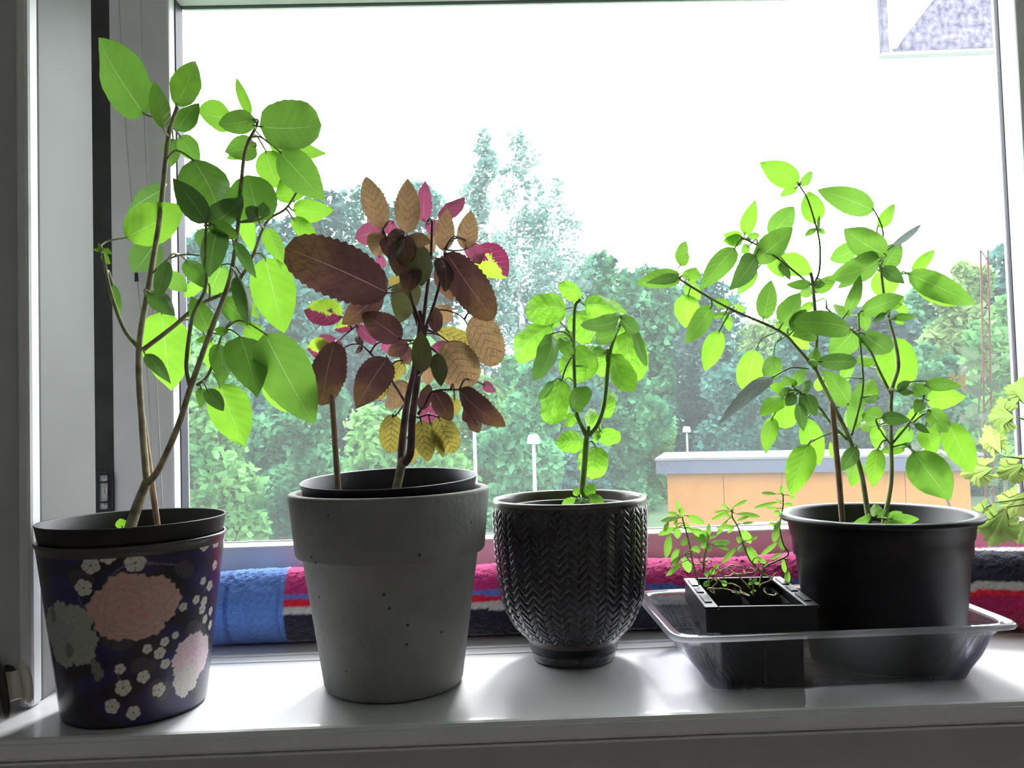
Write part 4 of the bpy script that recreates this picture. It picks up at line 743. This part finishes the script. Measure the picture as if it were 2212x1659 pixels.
plant(pb, BY, [
    (sg_, *ZI, [(1352, 1570, -.5), (1285, 1150, -.5), (1195, 890, -.5), (1055, 595, -1), (930, 340, -1)], (3.0, 2.2)), (sg_, *ZI, [(930, 345, -1), (800, 190, -1), (650, 50, -1), (250, -130, -1), (-90, -330, -1.5), (-140, -385, -1.5)], (1.9, 1.0)),
    (sg_, *ZI, [(932, 345, -1), (940, 190, -1), (940, 40, -1), (912, -310, -1), (895, -395, -1)], (2.2, 1.7)), (gg, *ZG_, [(1570, 1165, -1), (1618, 1050, -1), (1625, 850, -1), (1598, 690, -1), (1520, 440, -1), (1447, 315, -1)], (1.2, .8)),
    (gg, *ZG_, [(1550, 1170, -1), (1270, 945, -2), (1090, 830, -2), (955, 762, -2)], (1.1, .8)), (sg_, *ZI, [(1452, 1560, 1), (1515, 1220, 1), (1515, 900, 1), (1520, 530, 1), (1572, 330, 1), (1545, 130, 1), (1510, 0, 1), (1460, -230, 1), (1430, -500, 1)], (2.7, 1.5)),
    (sg_, *ZI, [(1512, 535, 1), (1420, 350, 0), (1340, 180, 0), (1230, 60, -1), (1020, -120, -1)], (1.6, .9)), (gg, *ZI, [(1210, 860, -.5), (1280, 600, 0), (1300, 420, 0), (1275, 120, 0), (1265, -60, 0)], (1.4, 1.0)), (gg, *ZI, [(1530, 915, 1), (1650, 770, 0), (1740, 640, -1), (1772, 555, -1)], (1.4, .9)),
    (gg, *ZI, [(1175, 890, -.5), (1050, 760, -1), (960, 640, -2), (830, 540, -2)], (1.4, .9)), (gg, *ZI, [(1510, 925, 1), (1460, 860, 0), (1415, 785, 0)], (1.0, .7)), (gg, *ZI, [(1180, 885, -.5), (1100, 835, -1), (1000, 858, -1), (880, 920, -2)], (1.0, .7)),
    (gg, *ZI, [(880, 345, -1), (760, 335, -2), (680, 365, -3), (600, 412, -4)], (1.1, .8)), (gg, *ZI, [(1520, 950, 1), (1620, 930, 0), (1690, 980, -1)], (1.0, .7)), (gg, *ZI, [(650, 55, -1), (530, 105, 1), (470, 200, 2)], (.9, .6)), (gg, *ZI, [(670, 100, -1), (625, 150, 1), (610, 240, 1)], (.9, .6)),
    (gg, *ZI, [(1680, 760, -1), (1800, 690, -1), (1960, 760, -1)], (1.0, .7)), (gg, *ZI, [(1560, 520, 1), (1660, 450, 0), (1790, 440, -1), (1780, 470, -1)], (1.0, .7)), (gg, *ZH_, [(880, 990, 1), (1010, 1040, 0), (1085, 1040, 0)], (1.0, .7)),
], [
    (*ZG_, [(1445, 300, 1108, 123, 215, 1, 'young', dict(roll=.15)), (1450, 312, 1562, 203, 84, 2, 'young'), (1430, 330, 1283, 412, 84, 2, 'young'), (1575, 645, 1530, 368, 195, 1, 'young'), (1615, 690, 1620, 573, 28, 0, 'basil'), (1590, 685, 1498, 752, 54, 0, 'basil'), (1610, 690, 1668, 732, 50, 0, 'basil'),  # 'young' is the backlit and 'mature' the shaded copy of the basil leaf
            (978, 742, 1077, 438, 135, 1, 'young'), (1195, 750, 1405, 500, 200, 2, 'basil', dict(roll=.2)), (1055, 968, 1395, 678, 225, -3, 'basil'), (965, 778, 798, 735, 115, 2, 'young'), (965, 782, 795, 790, 110, 1, 'young'), (1000, 772, 1112, 738, 66, 2, 'young'), (1022, 830, 950, 895, 80, 2, 'young'), (900, 850, 603, 1215, 195, -1, 'basil'), (1075, 915, 853, 1215, 190, -4, 'mature'), (1085, 1035, 918, 1252, 125, 2, 'young'),
            (1275, 930, 1565, 1085, 200, 3, 'young'), (1195, 940, 1315, 1105, 115, 3, 'young'), (1285, 985, 1372, 1125, 75, -2, 'mature'), (430, 1002, 477, 793, 125, 3, 'young'), (442, 1090, 45, 1162, 175, -2, 'basil'), (420, 1100, 140, 1150, 95, -4, 'mature'), (500, 1135, 562, 1015, 155, 3, 'young'), (480, 1150, 602, 1295, 130, 2, 'young'), (500, 1250, 472, 1535, 215, 2, 'young', dict(roll=.15)), (700, 1350, 472, 1665, 178, -2, 'basil'),
            (862, 1350, 688, 1298, 85, 2, 'young'), (870, 1360, 988, 1382, 80, 1, 'young'), (820, 1410, 698, 1452, 50, -1, 'young'), (832, 1420, 850, 1562, 80, 0, 'young'), (1140, 1458, 1210, 1125, 172, 1, 'basil', dict(roll=.2)), (1298, 1505, 1452, 1238, 205, -1, 'basil'), (1552, 1162, 1335, 1165, 90, -2, 'basil'), (1570, 1162, 1672, 1160, 75, -2, 'mature'), (1595, 1235, 1765, 1085, 125, 3, 'young'), (1570, 1220, 1438, 1240, 95, 4, 'young'), (1570, 1320, 1438, 1412, 80, 4, 'young'),
            (1890, 1545, 1395, 1490, 220, -3, 'basil', dict(b=.6)), (1590, 1590, 1388, 1605, 140, -2, 'basil'), (1395, 1565, 1505, 1375, 160, -1, 'mature'), (1270, 1000, 1330, 890, 90, 4, 'young'), (1360, 1560, 1250, 1480, 100, 3, 'young')]),
    (*ZH_, [(782, 475, 272, 290, 235, 0, 'basil', dict(roll=.15)), (812, 622, 965, 418, 115, 2, 'young'), (885, 872, 512, 640, 265, -2, 'basil'), (625, 808, 383, 918, 175, 2, 'basil'), (842, 925, 367, 1085, 255, -1, 'basil'), (662, 1050, 453, 1172, 90, 2, 'basil'), (868, 985, 1015, 755, 200, 2, 'basil'), (860, 990, 1055, 1132, 135, -2, 'mature'), (935, 802, 1205, 598, 66, 0, 'greyback'),
            (1128, 1028, 1322, 828, 115, 2, 'young'), (1080, 1040, 1685, 1318, 240, -2, 'basil'), (1100, 1062, 1502, 1332, 180, 1, 'young'), (850, 1000, 920, 1240, 250, 3, 'young', dict(a=.5, b=.5)), (540, 1392, 658, 1055, 120, -1, 'basil'), (660, 1382, 1042, 1245, 185, -2, 'basil'), (920, 1362, 1045, 1238, 100, 2, 'young'), (958, 1440, 1152, 1425, 75, 0, 'basil'), (885, 1400, 762, 1472, 60, -2, 'mature'), (680, 1390, 712, 1562, 115, 1, 'basil'), (565, 1420, 415, 1318, 95, 4, 'young'), (958, 1450, 1055, 1492, 55, 1, 'young'), (1000, 1310, 1060, 1420, 90, 3, 'young')]),
    (*ZI, [(195, 48, 82, 362, 162, 1, 'young', dict(roll=.15)), (470, 198, 395, 522, 205, 3, 'young', dict(a=.5, b=.5, roll=.1)), (612, 245, 588, 432, 150, 1, 'basil', dict(a=.5, b=.5)), (602, 408, 188, 738, 115, -5, 'greyback', dict(curl=.15, roll=.3)), (910, 330, 940, 178, 100, -2, 'basil'), (955, 290, 1255, 288, 132, -4, 'mature', dict(a=.5, b=.45)), (1235, 55, 1045, 245, 225, 0, 'basil'), (738, 40, 882, 195, 115, 2, 'young'),
           (1185, 622, 985, 355, 168, -2, 'basil'), (1220, 832, 1272, 438, 120, 2, 'basil'), (1295, 610, 1372, 415, 160, 4, 'young'), (1535, 100, 1585, 505, 300, 4, 'young', dict(a=.5, b=.5, roll=.15)), (1298, 70, 1505, 222, 178, -2, 'mature', dict(a=.5, b=.45)), (762, 482, 695, 400, 92, -3, 'basil'), (760, 472, 852, 345, 95, -3, 'basil'), (692, 500, 575, 480, 95, -2, 'young'), (742, 510, 645, 545, 65, -4, 'mature'), (782, 540, 705, 628, 95, -4, 'mature'), (840, 532, 892, 425, 68, -3, 'mature'), (850, 540, 935, 708, 128, -3, 'mature'),
           (685, 560, 508, 705, 138, 0, 'young'), (705, 588, 690, 808, 200, 2, 'young', dict(a=.5, b=.5)), (602, 718, 548, 1002, 128, 2, 'young'), (808, 600, 842, 828, 95, -4, 'mature'), (868, 728, 962, 1092, 178, 2, 'young', dict(roll=.15)), (882, 918, 738, 1335, 210, -1, 'young', dict(roll=.2)), (1252, 948, 1128, 1135, 118, -2, 'mature'), (1060, 900, 1060, 1042, 48, 3, 'young'), (1252, 1048, 1215, 1258, 138, 2, 'young'), (1415, 958, 1375, 1262, 140, 1, 'young', dict(roll=.1)), (1690, 980, 1975, 1355, 300, -2, 'basil', dict(roll=.15)), (1680, 990, 1795, 1315, 160, 3, 'young'),
           (1958, 758, 2145, 1152, 218, 0, 'young', dict(roll=.15)), (1778, 798, 1852, 1012, 160, 0, 'young'), (1698, 770, 1815, 842, 56, -3, 'mature'), (1808, 660, 1955, 835, 148, -2, 'basil'), (1662, 800, 1538, 955, 128, 1, 'basil'), (1452, 720, 1288, 700, 158, 1, 'basil'), (1440, 722, 1665, 742, 108, -3, 'mature'), (1780, 470, 2062, 482, 108, -2, 'basil'), (1790, 585, 2095, 560, 168, 2, 'young'), (1752, 588, 1698, 688, 98, -2, 'basil'), (1568, 512, 1662, 438, 66, -1, 'mature'), (1568, 516, 1692, 532, 58, -1, 'mature'), (1772, 562, 1698, 455, 125, -1, 'basil'),
           (1400, 800, 1265, 765, 98, 4, 'young'), (1420, 788, 1400, 965, 115, 2, 'young'), (1622, 950, 1425, 985, 88, 3, 'young'), (1742, 680, 1635, 725, 98, 3, 'young'), (1422, 568, 1292, 578, 66, -2, 'mature'), (1372, 1482, 1198, 1555, 75, -1, 'basil'), (1402, 1482, 1388, 1382, 95, 1, 'basil'), (1392, 1482, 1482, 1428, 56, 0, 'mature'), (1482, 1502, 1602, 1448, 76, 1, 'basil'), (1500, 1502, 1735, 1505, 86, 0, 'basil'), (1452, 1542, 1535, 1552, 70, -2, 'young'), (1542, 1542, 1662, 1558, 56, 1, 'basil'), (1230, 780, 1170, 660, 130, 3, 'young'), (1350, 330, 1280, 240, 110, 4, 'young'), (1010, 400, 950, 520, 110, 3, 'young'), (1130, 420, 1230, 330, 110, 4, 'young')]),
], gg, seed=4)
stick('plant_stake', P(1821, 1141, BY-.02), P(1797, 868, BY-.02), .0031, M['stake'], 'dark wooden stake standing in the wide black pot')

# --- black seedling tray
ZQ = .083; fl, fr, bl = G(1522, 1311, ZQ), G(1772, 1307, ZQ), G(1450, 1249, ZQ)
e1 = fr-fl; Lx = np.linalg.norm(e1); e1 /= Lx; e2 = np.array([-e1[1], e1[0], 0]); Ly = abs((bl-fl) @ e2); e3 = np.array([0, 0, 1.0]); o0 = fl
st = thing('seedling_tray', tuple(o0+e1*Lx/2+e2*Ly/2-e3*(ZQ-.003)), 'black six-cell seedling tray standing in the clear tray', 'seedling tray')
def lb(x0, x1, y0_, y1_, z0, z1): return obox(o0+e1*(x0+x1)/2+e2*(y0_+y1_)/2+e3*((z0+z1)/2-ZQ), e1*(x1-x0)/2, e2*(y1_-y0_)/2, e3*(z1-z0)/2)
fl_w, wth = .014, .0028
bars = [lb(0, fl_w, 0, Ly, ZQ-.003, ZQ), lb(Lx-fl_w, Lx, 0, Ly, ZQ-.003, ZQ), lb(fl_w, Lx-fl_w, 0, .004, ZQ-.003, ZQ), lb(fl_w, Lx-fl_w, Ly-.004, Ly, ZQ-.003, ZQ)]
bevel(mk('rim', *merge(bars), M['blackplastic'], st, smooth=False), .0012)
mk('skirt', *merge([lb(.002, Lx-.002, .0015, .003, ZQ-.026, ZQ-.003), lb(.002, Lx-.002, Ly-.003, Ly-.0015, ZQ-.026, ZQ-.003), lb(.0015, .003, .003, Ly-.003, ZQ-.026, ZQ-.003), lb(Lx-.003, Lx-.0015, .003, Ly-.003, ZQ-.026, ZQ-.003)]), M['blackplastic'], st, smooth=False)
cw, cd_ = (Lx-2*fl_w)/2, (Ly-.008)/3
for i in range(2):
    for j in range(3):
        cxx, cyy = fl_w+cw*(i+.5), .004+cd_*(j+.5); V = []
        for sx_, z_ in ((.99, ZQ-.010), (.97, ZQ-.012), (.93, .0045), (.88, .0035)):
            for q in rrect(cw/2*sx_, cd_/2*sx_, .004, 28): V.append(o0+e1*(cxx+q[0])+e2*(cyy+q[1])+e3*(z_-ZQ))
        Fc = grid_faces(4, 28, True).tolist()+[list(range(84, 112))]
        cell = mk('cell', V, Fc, M['blackplastic'], st)
        zs = ZQ-.026; V = [o0+e1*cxx+e2*cyy+e3*(zs+.004-ZQ)]+[o0+e1*(cxx+q[0])+e2*(cyy+q[1])+e3*(zs+rng.uniform(-.002, .002)-ZQ) for q in rrect(cw/2*.84, cd_/2*.84, .004, 28)]
        mk('soil', V, [[0, 1+k, 1+(k+1) % 28] for k in range(28)], M['soil'], cell, kind='stuff')
for i in (0, 1):
    x0 = .0035 if i == 0 else Lx-.0105
    mk('slot', *merge([lb(x0, x0+.007, Ly*a_, Ly*b_, ZQ, ZQ+.0012) for a_, b_ in ((.12, .36), (.44, .60), (.68, .9))]), M['greyplastic'], st, smooth=False)
# seedlings: stems and narrow leaves
ZJ = ((1380, 1030), 5.267); YJ = float((o0+e2*Ly*.62)[1])
def seedling(stem, rows, label, dY=0., r_=(1.1, .7), grp='herb seedlings in the tray'):
    Y = YJ+dY; path = catmull(stem_pts(stem, *ZJ, Y), 6); b0 = path[0]
    root = thing('herb_seedling', tuple(b0), label, 'seedling', grp)
    mk('stem', *tube(path, [r_[0]/1000, r_[1]/1000], 6), M['stemgreen'] if len(rows) > 8 else M['stempale'], root)
    for n_i, (bx, by, tx, ty, w) in enumerate(rows):
        rr = random.Random(n_i*31+len(rows)); L = math.hypot(tx-bx, ty-by)/5.267/F*Y; d = rr.uniform(-.010, .012)
        B = P(1380+bx/5.267, 1030+by/5.267, Y+d*.5); T = P(1380+tx/5.267, 1030+ty/5.267, Y+d+rr.uniform(-.4, .4)*L); w = w*1.08
        q = path[np.argmin(((path-B)**2).sum(1))]
        add_leaf(root, B, T, w/5.267/F*Y, M['herb'], seed=n_i, petiole=q, pr=.0005, pmat=M['stemgreen'], nl=8, nw=4, a=.85, b=.8, roll=rr.uniform(-.5, .5), bow=rr.uniform(.0, .14), fold=.2)
seedling([(690, 1230), (620, 1000), (575, 760), (520, 560), (490, 445)], [(460, 400, 430, 268, 48), (490, 462, 492, 345, 58), (460, 440, 322, 408, 44), (460, 466, 246, 506, 54), (540, 440, 752, 532, 84), (430, 490, 412, 555, 46), (335, 510, 288, 625, 48), (432, 578, 213, 662, 70), (430, 555, 442, 705, 85), (352, 648, 303, 928, 84), (462, 798, 368, 962, 64), (482, 908, 358, 1012, 54), (492, 978, 306, 1132, 56), (520, 898, 572, 1095, 95), (588, 588, 772, 682, 84), (520, 520, 600, 640, 60), (600, 800, 700, 850, 80), (560, 700, 480, 780, 70)], 'tallest leafy herb seedling at the left end of the seedling tray')
seedling([(735, 1060), (745, 920), (770, 800), (790, 690), (798, 660)], [(795, 682, 800, 532, 54), (810, 762, 1048, 738, 70), (862, 782, 1032, 832, 44), (790, 732, 618, 690, 54), (790, 762, 698, 802, 64), (780, 762, 812, 852, 50), (792, 702, 892, 668, 30), (770, 740, 690, 640, 60), (800, 700, 730, 600, 45)], 'shorter seedling with horizontal leaves right of the tallest one', -.004)
seedling([(1420, 1110), (1350, 1040), (1260, 940), (1190, 780), (1130, 580), (1062, 450), (1072, 370)], [(1080, 340, 1238, 262, 38), (1032, 370, 938, 313, 40), (1022, 385, 856, 406, 34), (1022, 400, 816, 497, 44), (1062, 460, 972, 418, 38), (1110, 420, 1388, 452, 54), (1110, 502, 1252, 448, 34), (1012, 488, 878, 672, 50), (1100, 560, 876, 582, 50), (1170, 532, 1308, 518, 30), (1090, 560, 1008, 642, 34), (1170, 598, 1272, 762, 95), (1260, 720, 1352, 683, 30), (1172, 780, 1138, 855, 60), (1122, 788, 938, 992, 56), (1240, 788, 1352, 988, 105), (1360, 918, 1448, 992, 55), (1172, 742, 1108, 690, 64), (1060, 400, 1075, 340, 30)], 'slender seedling with a long bare stem in the middle of the tray')
seedling([(1370, 1230), (1430, 1035), (1560, 960), (1700, 882), (1640, 760), (1602, 560), (1640, 330), (1640, 195)], [(1570, 195, 1388, 183, 40), (1580, 285, 1298, 357, 40), (1590, 360, 1443, 350, 34), (1625, 212, 1613, 92, 34), (1640, 202, 1652, 98, 30), (1700, 210, 1792, 246, 34), (1602, 562, 1478, 523, 46), (1590, 588, 1528, 742, 76), (1592, 728, 1378, 902, 50), (1640, 858, 1488, 942, 40), (1640, 918, 1662, 1092, 56), (1690, 1058, 1690, 1222, 64), (1640, 842, 1608, 698, 60), (1620, 420, 1540, 400, 60), (1620, 300, 1560, 260, 34), (1650, 310, 1760, 320, 40), (1610, 480, 1540, 640, 60)], 'seedling leaning on the left side of the wide black pot', .012)
seedling([(1300, 1350), (1302, 1280), (1300, 1200)], [(1300, 1205, 1240, 1220, 34), (1300, 1205, 1380, 1215, 34), (1300, 1180, 1250, 1165, 30), (1300, 1180, 1345, 1160, 30), (1300, 1300, 1335, 1290, 26), (1300, 1300, 1270, 1320, 26)], 'tiny seedling with paired leaves near the front of the tray', -.03, (.8, .5))
seedling([(800, 1240), (790, 1150), (830, 1060)], [(790, 1150, 760, 1060, 60), (800, 1100, 870, 1060, 60), (800, 1180, 740, 1250, 60), (860, 1050, 900, 990, 50), (940, 1180, 1000, 1240, 60)], 'small wilted seedling among the dry curls in the tray', -.012, (.8, .5))
DL = ['loop of pale dry stem high beside the tallest seedling', 'wide dry loop at the back of the seedling tray', 'dry stem bending down over the middle cells', 'reddish dry curl at the back right of the tray', 'long pale dry stem running along the front cells', 'small pale hook lying over the front left cell', 'pale dry stem sagging across the middle of the tray', 'tight dry curl right of the tallest seedling', 'thin pale arc over the right front cell', 'straight dry twig pointing to the black pot', 'dry twisted twig at the right end of the tray', 'short pale stem leaning over the left middle cell', 'thick short dry stub standing in the middle cells']
for pts, mt in (([(530, 900), (560, 840), (640, 850), (690, 930), (680, 990), (600, 980), (540, 910), (530, 860)], 'stempale'), ([(870, 1130), (960, 1040), (1080, 1010), (1190, 1030), (1190, 1090), (1080, 1110), (980, 1130)], 'dry'), ([(930, 1090), (1000, 1040), (1060, 1080), (1160, 1150), (1260, 1270)], 'dry'), ([(1010, 1140), (1150, 1100), (1260, 1100), (1320, 1060), (1240, 1040)], 'dry'),
                ([(780, 1280), (860, 1265), (1000, 1285), (1150, 1310), (1250, 1350), (1150, 1330), (1060, 1310)], 'stempale'), ([(790, 1270), (840, 1320), (860, 1290), (800, 1265)], 'stempale'), ([(870, 1150), (960, 1200), (1090, 1230), (1160, 1270), (1170, 1330)], 'stempale'), ([(690, 990), (750, 960), (800, 930), (810, 980), (760, 1000), (700, 960)], 'dry'), ([(1440, 1270), (1440, 1320), (1500, 1350), (1560, 1330)], 'stempale'), ([(1370, 1260), (1470, 1180), (1580, 1100)], 'dry'), ([(1340, 1070), (1400, 1010), (1430, 1100), (1520, 1150)], 'dry'), ([(840, 1290), (880, 1200), (850, 1150)], 'stempale'), ([(880, 1010), (940, 1100), (990, 1170)], 'dry')):
    zz_ = YJ-.012+rng.uniform(-.012, .012); path = catmull(stem_pts(pts, *ZJ, zz_), 6); path[:, 1] += .004*np.sin(np.arange(len(path))*.7)
    mk('dried_stem', *tube(path, .00075, 5), M[mt], origin=tuple(path[0]), label=DL.pop(0), cat='dried stem', group='dry curled stems on the seedling tray')

# ------------------------------------------------------------------ geranium (inside, right) and tomato plant (outside)
def lobed(parent, B, T, w, mat, seed):
    B, T = np.asarray(B, float), np.asarray(T, float); ax = T-B; L = np.linalg.norm(ax); ax /= L; v_ = B-EYE; v_ /= np.linalg.norm(v_)
    s = np.cross(ax, v_); s /= np.linalg.norm(s); n_ = np.cross(s, ax); rs = np.random.default_rng(seed); c = B+ax*L*.36; V, UV, Fc = [B*.9+c*.1], [(.5, .05)], []
    m_ = 66
    for ring in (.5, 1.):
        for i in range(m_+1):
            a = -2.55+5.1*i/m_; r_ = (.50*L if abs(a) < 1.2 else .46*L)*(1+.11*math.cos(a*5))*(1+.06*math.cos(a*21))*(.75+.25*math.cos(a*.5))*.92
            q = c+ring*(ax*r_*math.cos(a)+s*r_*math.sin(a)*w/L)+n_*(.022*L*ring*math.sin(a*5+seed)+.012*L*ring*math.sin(a*11)-.10*L*ring*ring)
            V.append(q); UV.append((.5+.45*math.sin(a)*ring, .4+.5*math.cos(a)*ring))
    for i in range(m_): Fc.append([0, 1+i, 2+i]); a = 1+i; Fc.append([a, a+m_+1, a+m_+2, a+1])
    return mk('leaf', V, Fc, mat, parent, uv=UV)
gx, gy = .735, .856
gr = thing('potted_geranium', (gx, gy, 0), 'yellow-green lobed geranium leaves reaching in from the right edge', 'potted plant')
pot_obj('flower_pot', [(0, .001), (.045, .001), (.066, .10), (.071, .10), (.073, .125), (.068, .125), (.064, .105), (0, .10)], gx, gy, plain('terracotta', (.42, .18, .10), .8, .2, .1, 30), gr)
GL = [((2195, 900), (2118, 898), 95, .95), ((2215, 880), (2215, 800), 90, .98), ((2165, 985), (2120, 905), 60, .97), ((2150, 1010), (2055, 1030), 75, 1.0), ((2215, 1000), (2140, 1040), 70, .98), ((2215, 1060), (2160, 1130), 80, 1.0), ((2175, 1095), (2130, 1195), 95, .93), ((2215, 1120), (2195, 1185), 70, .93), ((2150, 1085), (2100, 1165), 75, .95)]
hub = np.array([gx, gy, .12])
for k, ((bx, by), (tx, ty), w, Y) in enumerate(GL):
    B, T = P(bx, by, Y), P(tx, ty, Y-.01); lf = lobed(gr, B, T, w/F*Y, M['geranium'], k)
    mid = (hub+B)/2+np.array([0, 0, .03]); mk('petiole', *tube(catmull([hub, mid, B], 8), [.0016, .001], 6), M['stemgreen'], lf)
pbx = thing('window_box', (.80, 1.42, -.02), 'pale window box outside below the right part of the pane', 'planter')
mk('trough', *merge([box(.45, 1.2, 1.33, 1.345, -.10, .07), box(.45, 1.2, 1.50, 1.515, -.10, .07), box(.45, .465, 1.345, 1.50, -.10, .07), box(1.185, 1.2, 1.345, 1.50, -.10, .07), box(.45, 1.2, 1.33, 1.515, -.115, -.10)]), M['white'], pbx, smooth=False)
mk('soil', *box(.465, 1.185, 1.345, 1.50, -.09, .045), M['soil'], pbx, smooth=False, kind='stuff')
mk('bracket', *merge([box(.5, .53, 1.26, 1.5, -.14, -.115), box(1.1, 1.13, 1.26, 1.5, -.14, -.115)]), M['steel'], pbx, smooth=False)
YT = 1.42; tm = thing('tomato_plant', tuple(P(2100, 1290, YT)*np.array([1, 1, 0])+np.array([0, 0, .045])), 'pale tomato plant with yellow flowers outside the pane at the right', 'plant')
tst = [[(2105, 1280), (2085, 1150), (2050, 1090), (2010, 960), (1995, 930)], [(2150, 1280), (2165, 1100), (2170, 1030), (2120, 940), (2115, 850), (2125, 790), (2112, 770)], [(2185, 1280), (2195, 1150), (2205, 1030)], [(2118, 920), (2090, 905), (2060, 880)], [(2118, 860), (2085, 835), (2065, 815)]]
TS = []
for s_ in tst:
    path = catmull([P(q[0], q[1], YT+(.012*i)) for i, q in enumerate(s_)], 6); TS.append(path); mk('stem', *tube(path, [.0032, .0014], 7), M['outstem'], tm)
TS = np.concatenate(TS)
for k in range(70):
    c = TS[rng.randrange(len(TS))]
    if c[2] < .14: continue
    a = rng.uniform(0, 6.28); L = rng.uniform(.014, .036); d = np.array([math.cos(a), rng.uniform(-.5, .5), math.sin(a)*.7-.25]); d /= np.linalg.norm(d)
    B = c+d*.012; add_leaf(tm, B, B+d*L, L*.55, M['tomato'], seed=k, petiole=c, pr=.0008, pmat=M['outstem'], nl=8, nw=4, serr=.16, roll=rng.uniform(-.8, .8), ripple=.1)
for px, py in ((2082, 818), (2078, 832), (2060, 815)):
    c = P(px, py, YT-.01); V, Fc = [], []
    for i in range(5):
        a = 2*math.pi*i/5; d = np.array([math.cos(a), .3, math.sin(a)]); e = np.array([-math.sin(a), 0, math.cos(a)]); q = len(V)
        V += [c, c+d*.006+e*.0025, c+d*.013, c+d*.006-e*.0025]; Fc.append([q, q+1, q+2, q+3])
    mk('blossom', V, Fc, M['petal'], tm, smooth=False)
M['orange'] = plain('orange_cane', (.16, .055, .030), .7, .3, .1, 30)
lc = thing('lattice_cane', tuple(P(2135, 1290, YT+.05)*np.array([1, 1, 0])+np.array([0, 0, .045])), 'tall orange lattice cane standing outside behind the tomato plant', 'plant support')
c0, c1 = P(2142, 1275, YT+.05), P(2126, 540, YT+.05); dx = np.array([.0068, 0, 0])
for s_ in (-1, 1): mk('rod', *tube([c0+dx*s_, c1+dx*s_], .0018, 6), M['orange'], lc)
n_ = 30
mk('lacing', *merge([tube([c0+(c1-c0)*i/n_+dx*(1 if i % 2 else -1), c0+(c1-c0)*(i+1)/n_-dx*(1 if i % 2 else -1)], .0010, 4) for i in range(n_)]), M['orange'], lc)

# ------------------------------------------------------------------ round knob at the lower left
kn = thing('wall_knob', tuple(P(40, 1475, .80)), 'round cream knob with a dark ring at the lower left corner', 'knob')
kc = P(55, 1474, .79); M['cream'] = plain('cream_enamel', (.88, .82, .74), .3, .5, .03, 30); axk = np.array([.80, .58, .10]); axk /= np.linalg.norm(axk)
def disc(c, ax_, prof, n_=40):
    u = np.cross(ax_, (0, 0, 1)); u /= np.linalg.norm(u); w_ = np.cross(ax_, u); V = []; 
    for r_, t in prof:
        for k in range(n_): a = 2*math.pi*k/n_; V.append(c+ax_*t+r_*(u*math.cos(a)+w_*math.sin(a)))
    Fc = grid_faces(len(prof), n_, True).tolist()+[list(range(n_))[::-1], list(range((len(prof)-1)*n_, len(prof)*n_))]; return np.array(V), Fc
mk('knob_head', *disc(kc, axk, [(.012, -.005), (.0178, -.0038), (.0200, 0), (.0178, .0038), (.010, .005)]), M['cream'], kn)
mk('stem', *disc(kc, axk, [(.0140, -.016), (.0130, -.010), (.0130, -.003)]), M['cream'], kn)
mk('ring', *disc(kc-axk*.018, axk, [(.010, .002), (.0262, .002), (.0275, 0), (.0262, -.004), (.010, -.004)]), plain('dark_brown_ring', (.045, .03, .03), .4, .5, .1, 40), kn)
mk('back_plate', *disc(kc-axk*.024, axk, [(.008, .002), (.012, .001), (.012, -.030), (.008, -.03)]), M['gasket'], kn)
kb = kc-axk*.050
mk('bracket', *tube(catmull([kc-axk*.036, kb, kb+np.array([-.016, .022, -.004]), np.array([kb[0]-.014, .858, kb[2]-.006])], 6), .010, 12), M['gasket'], kn)
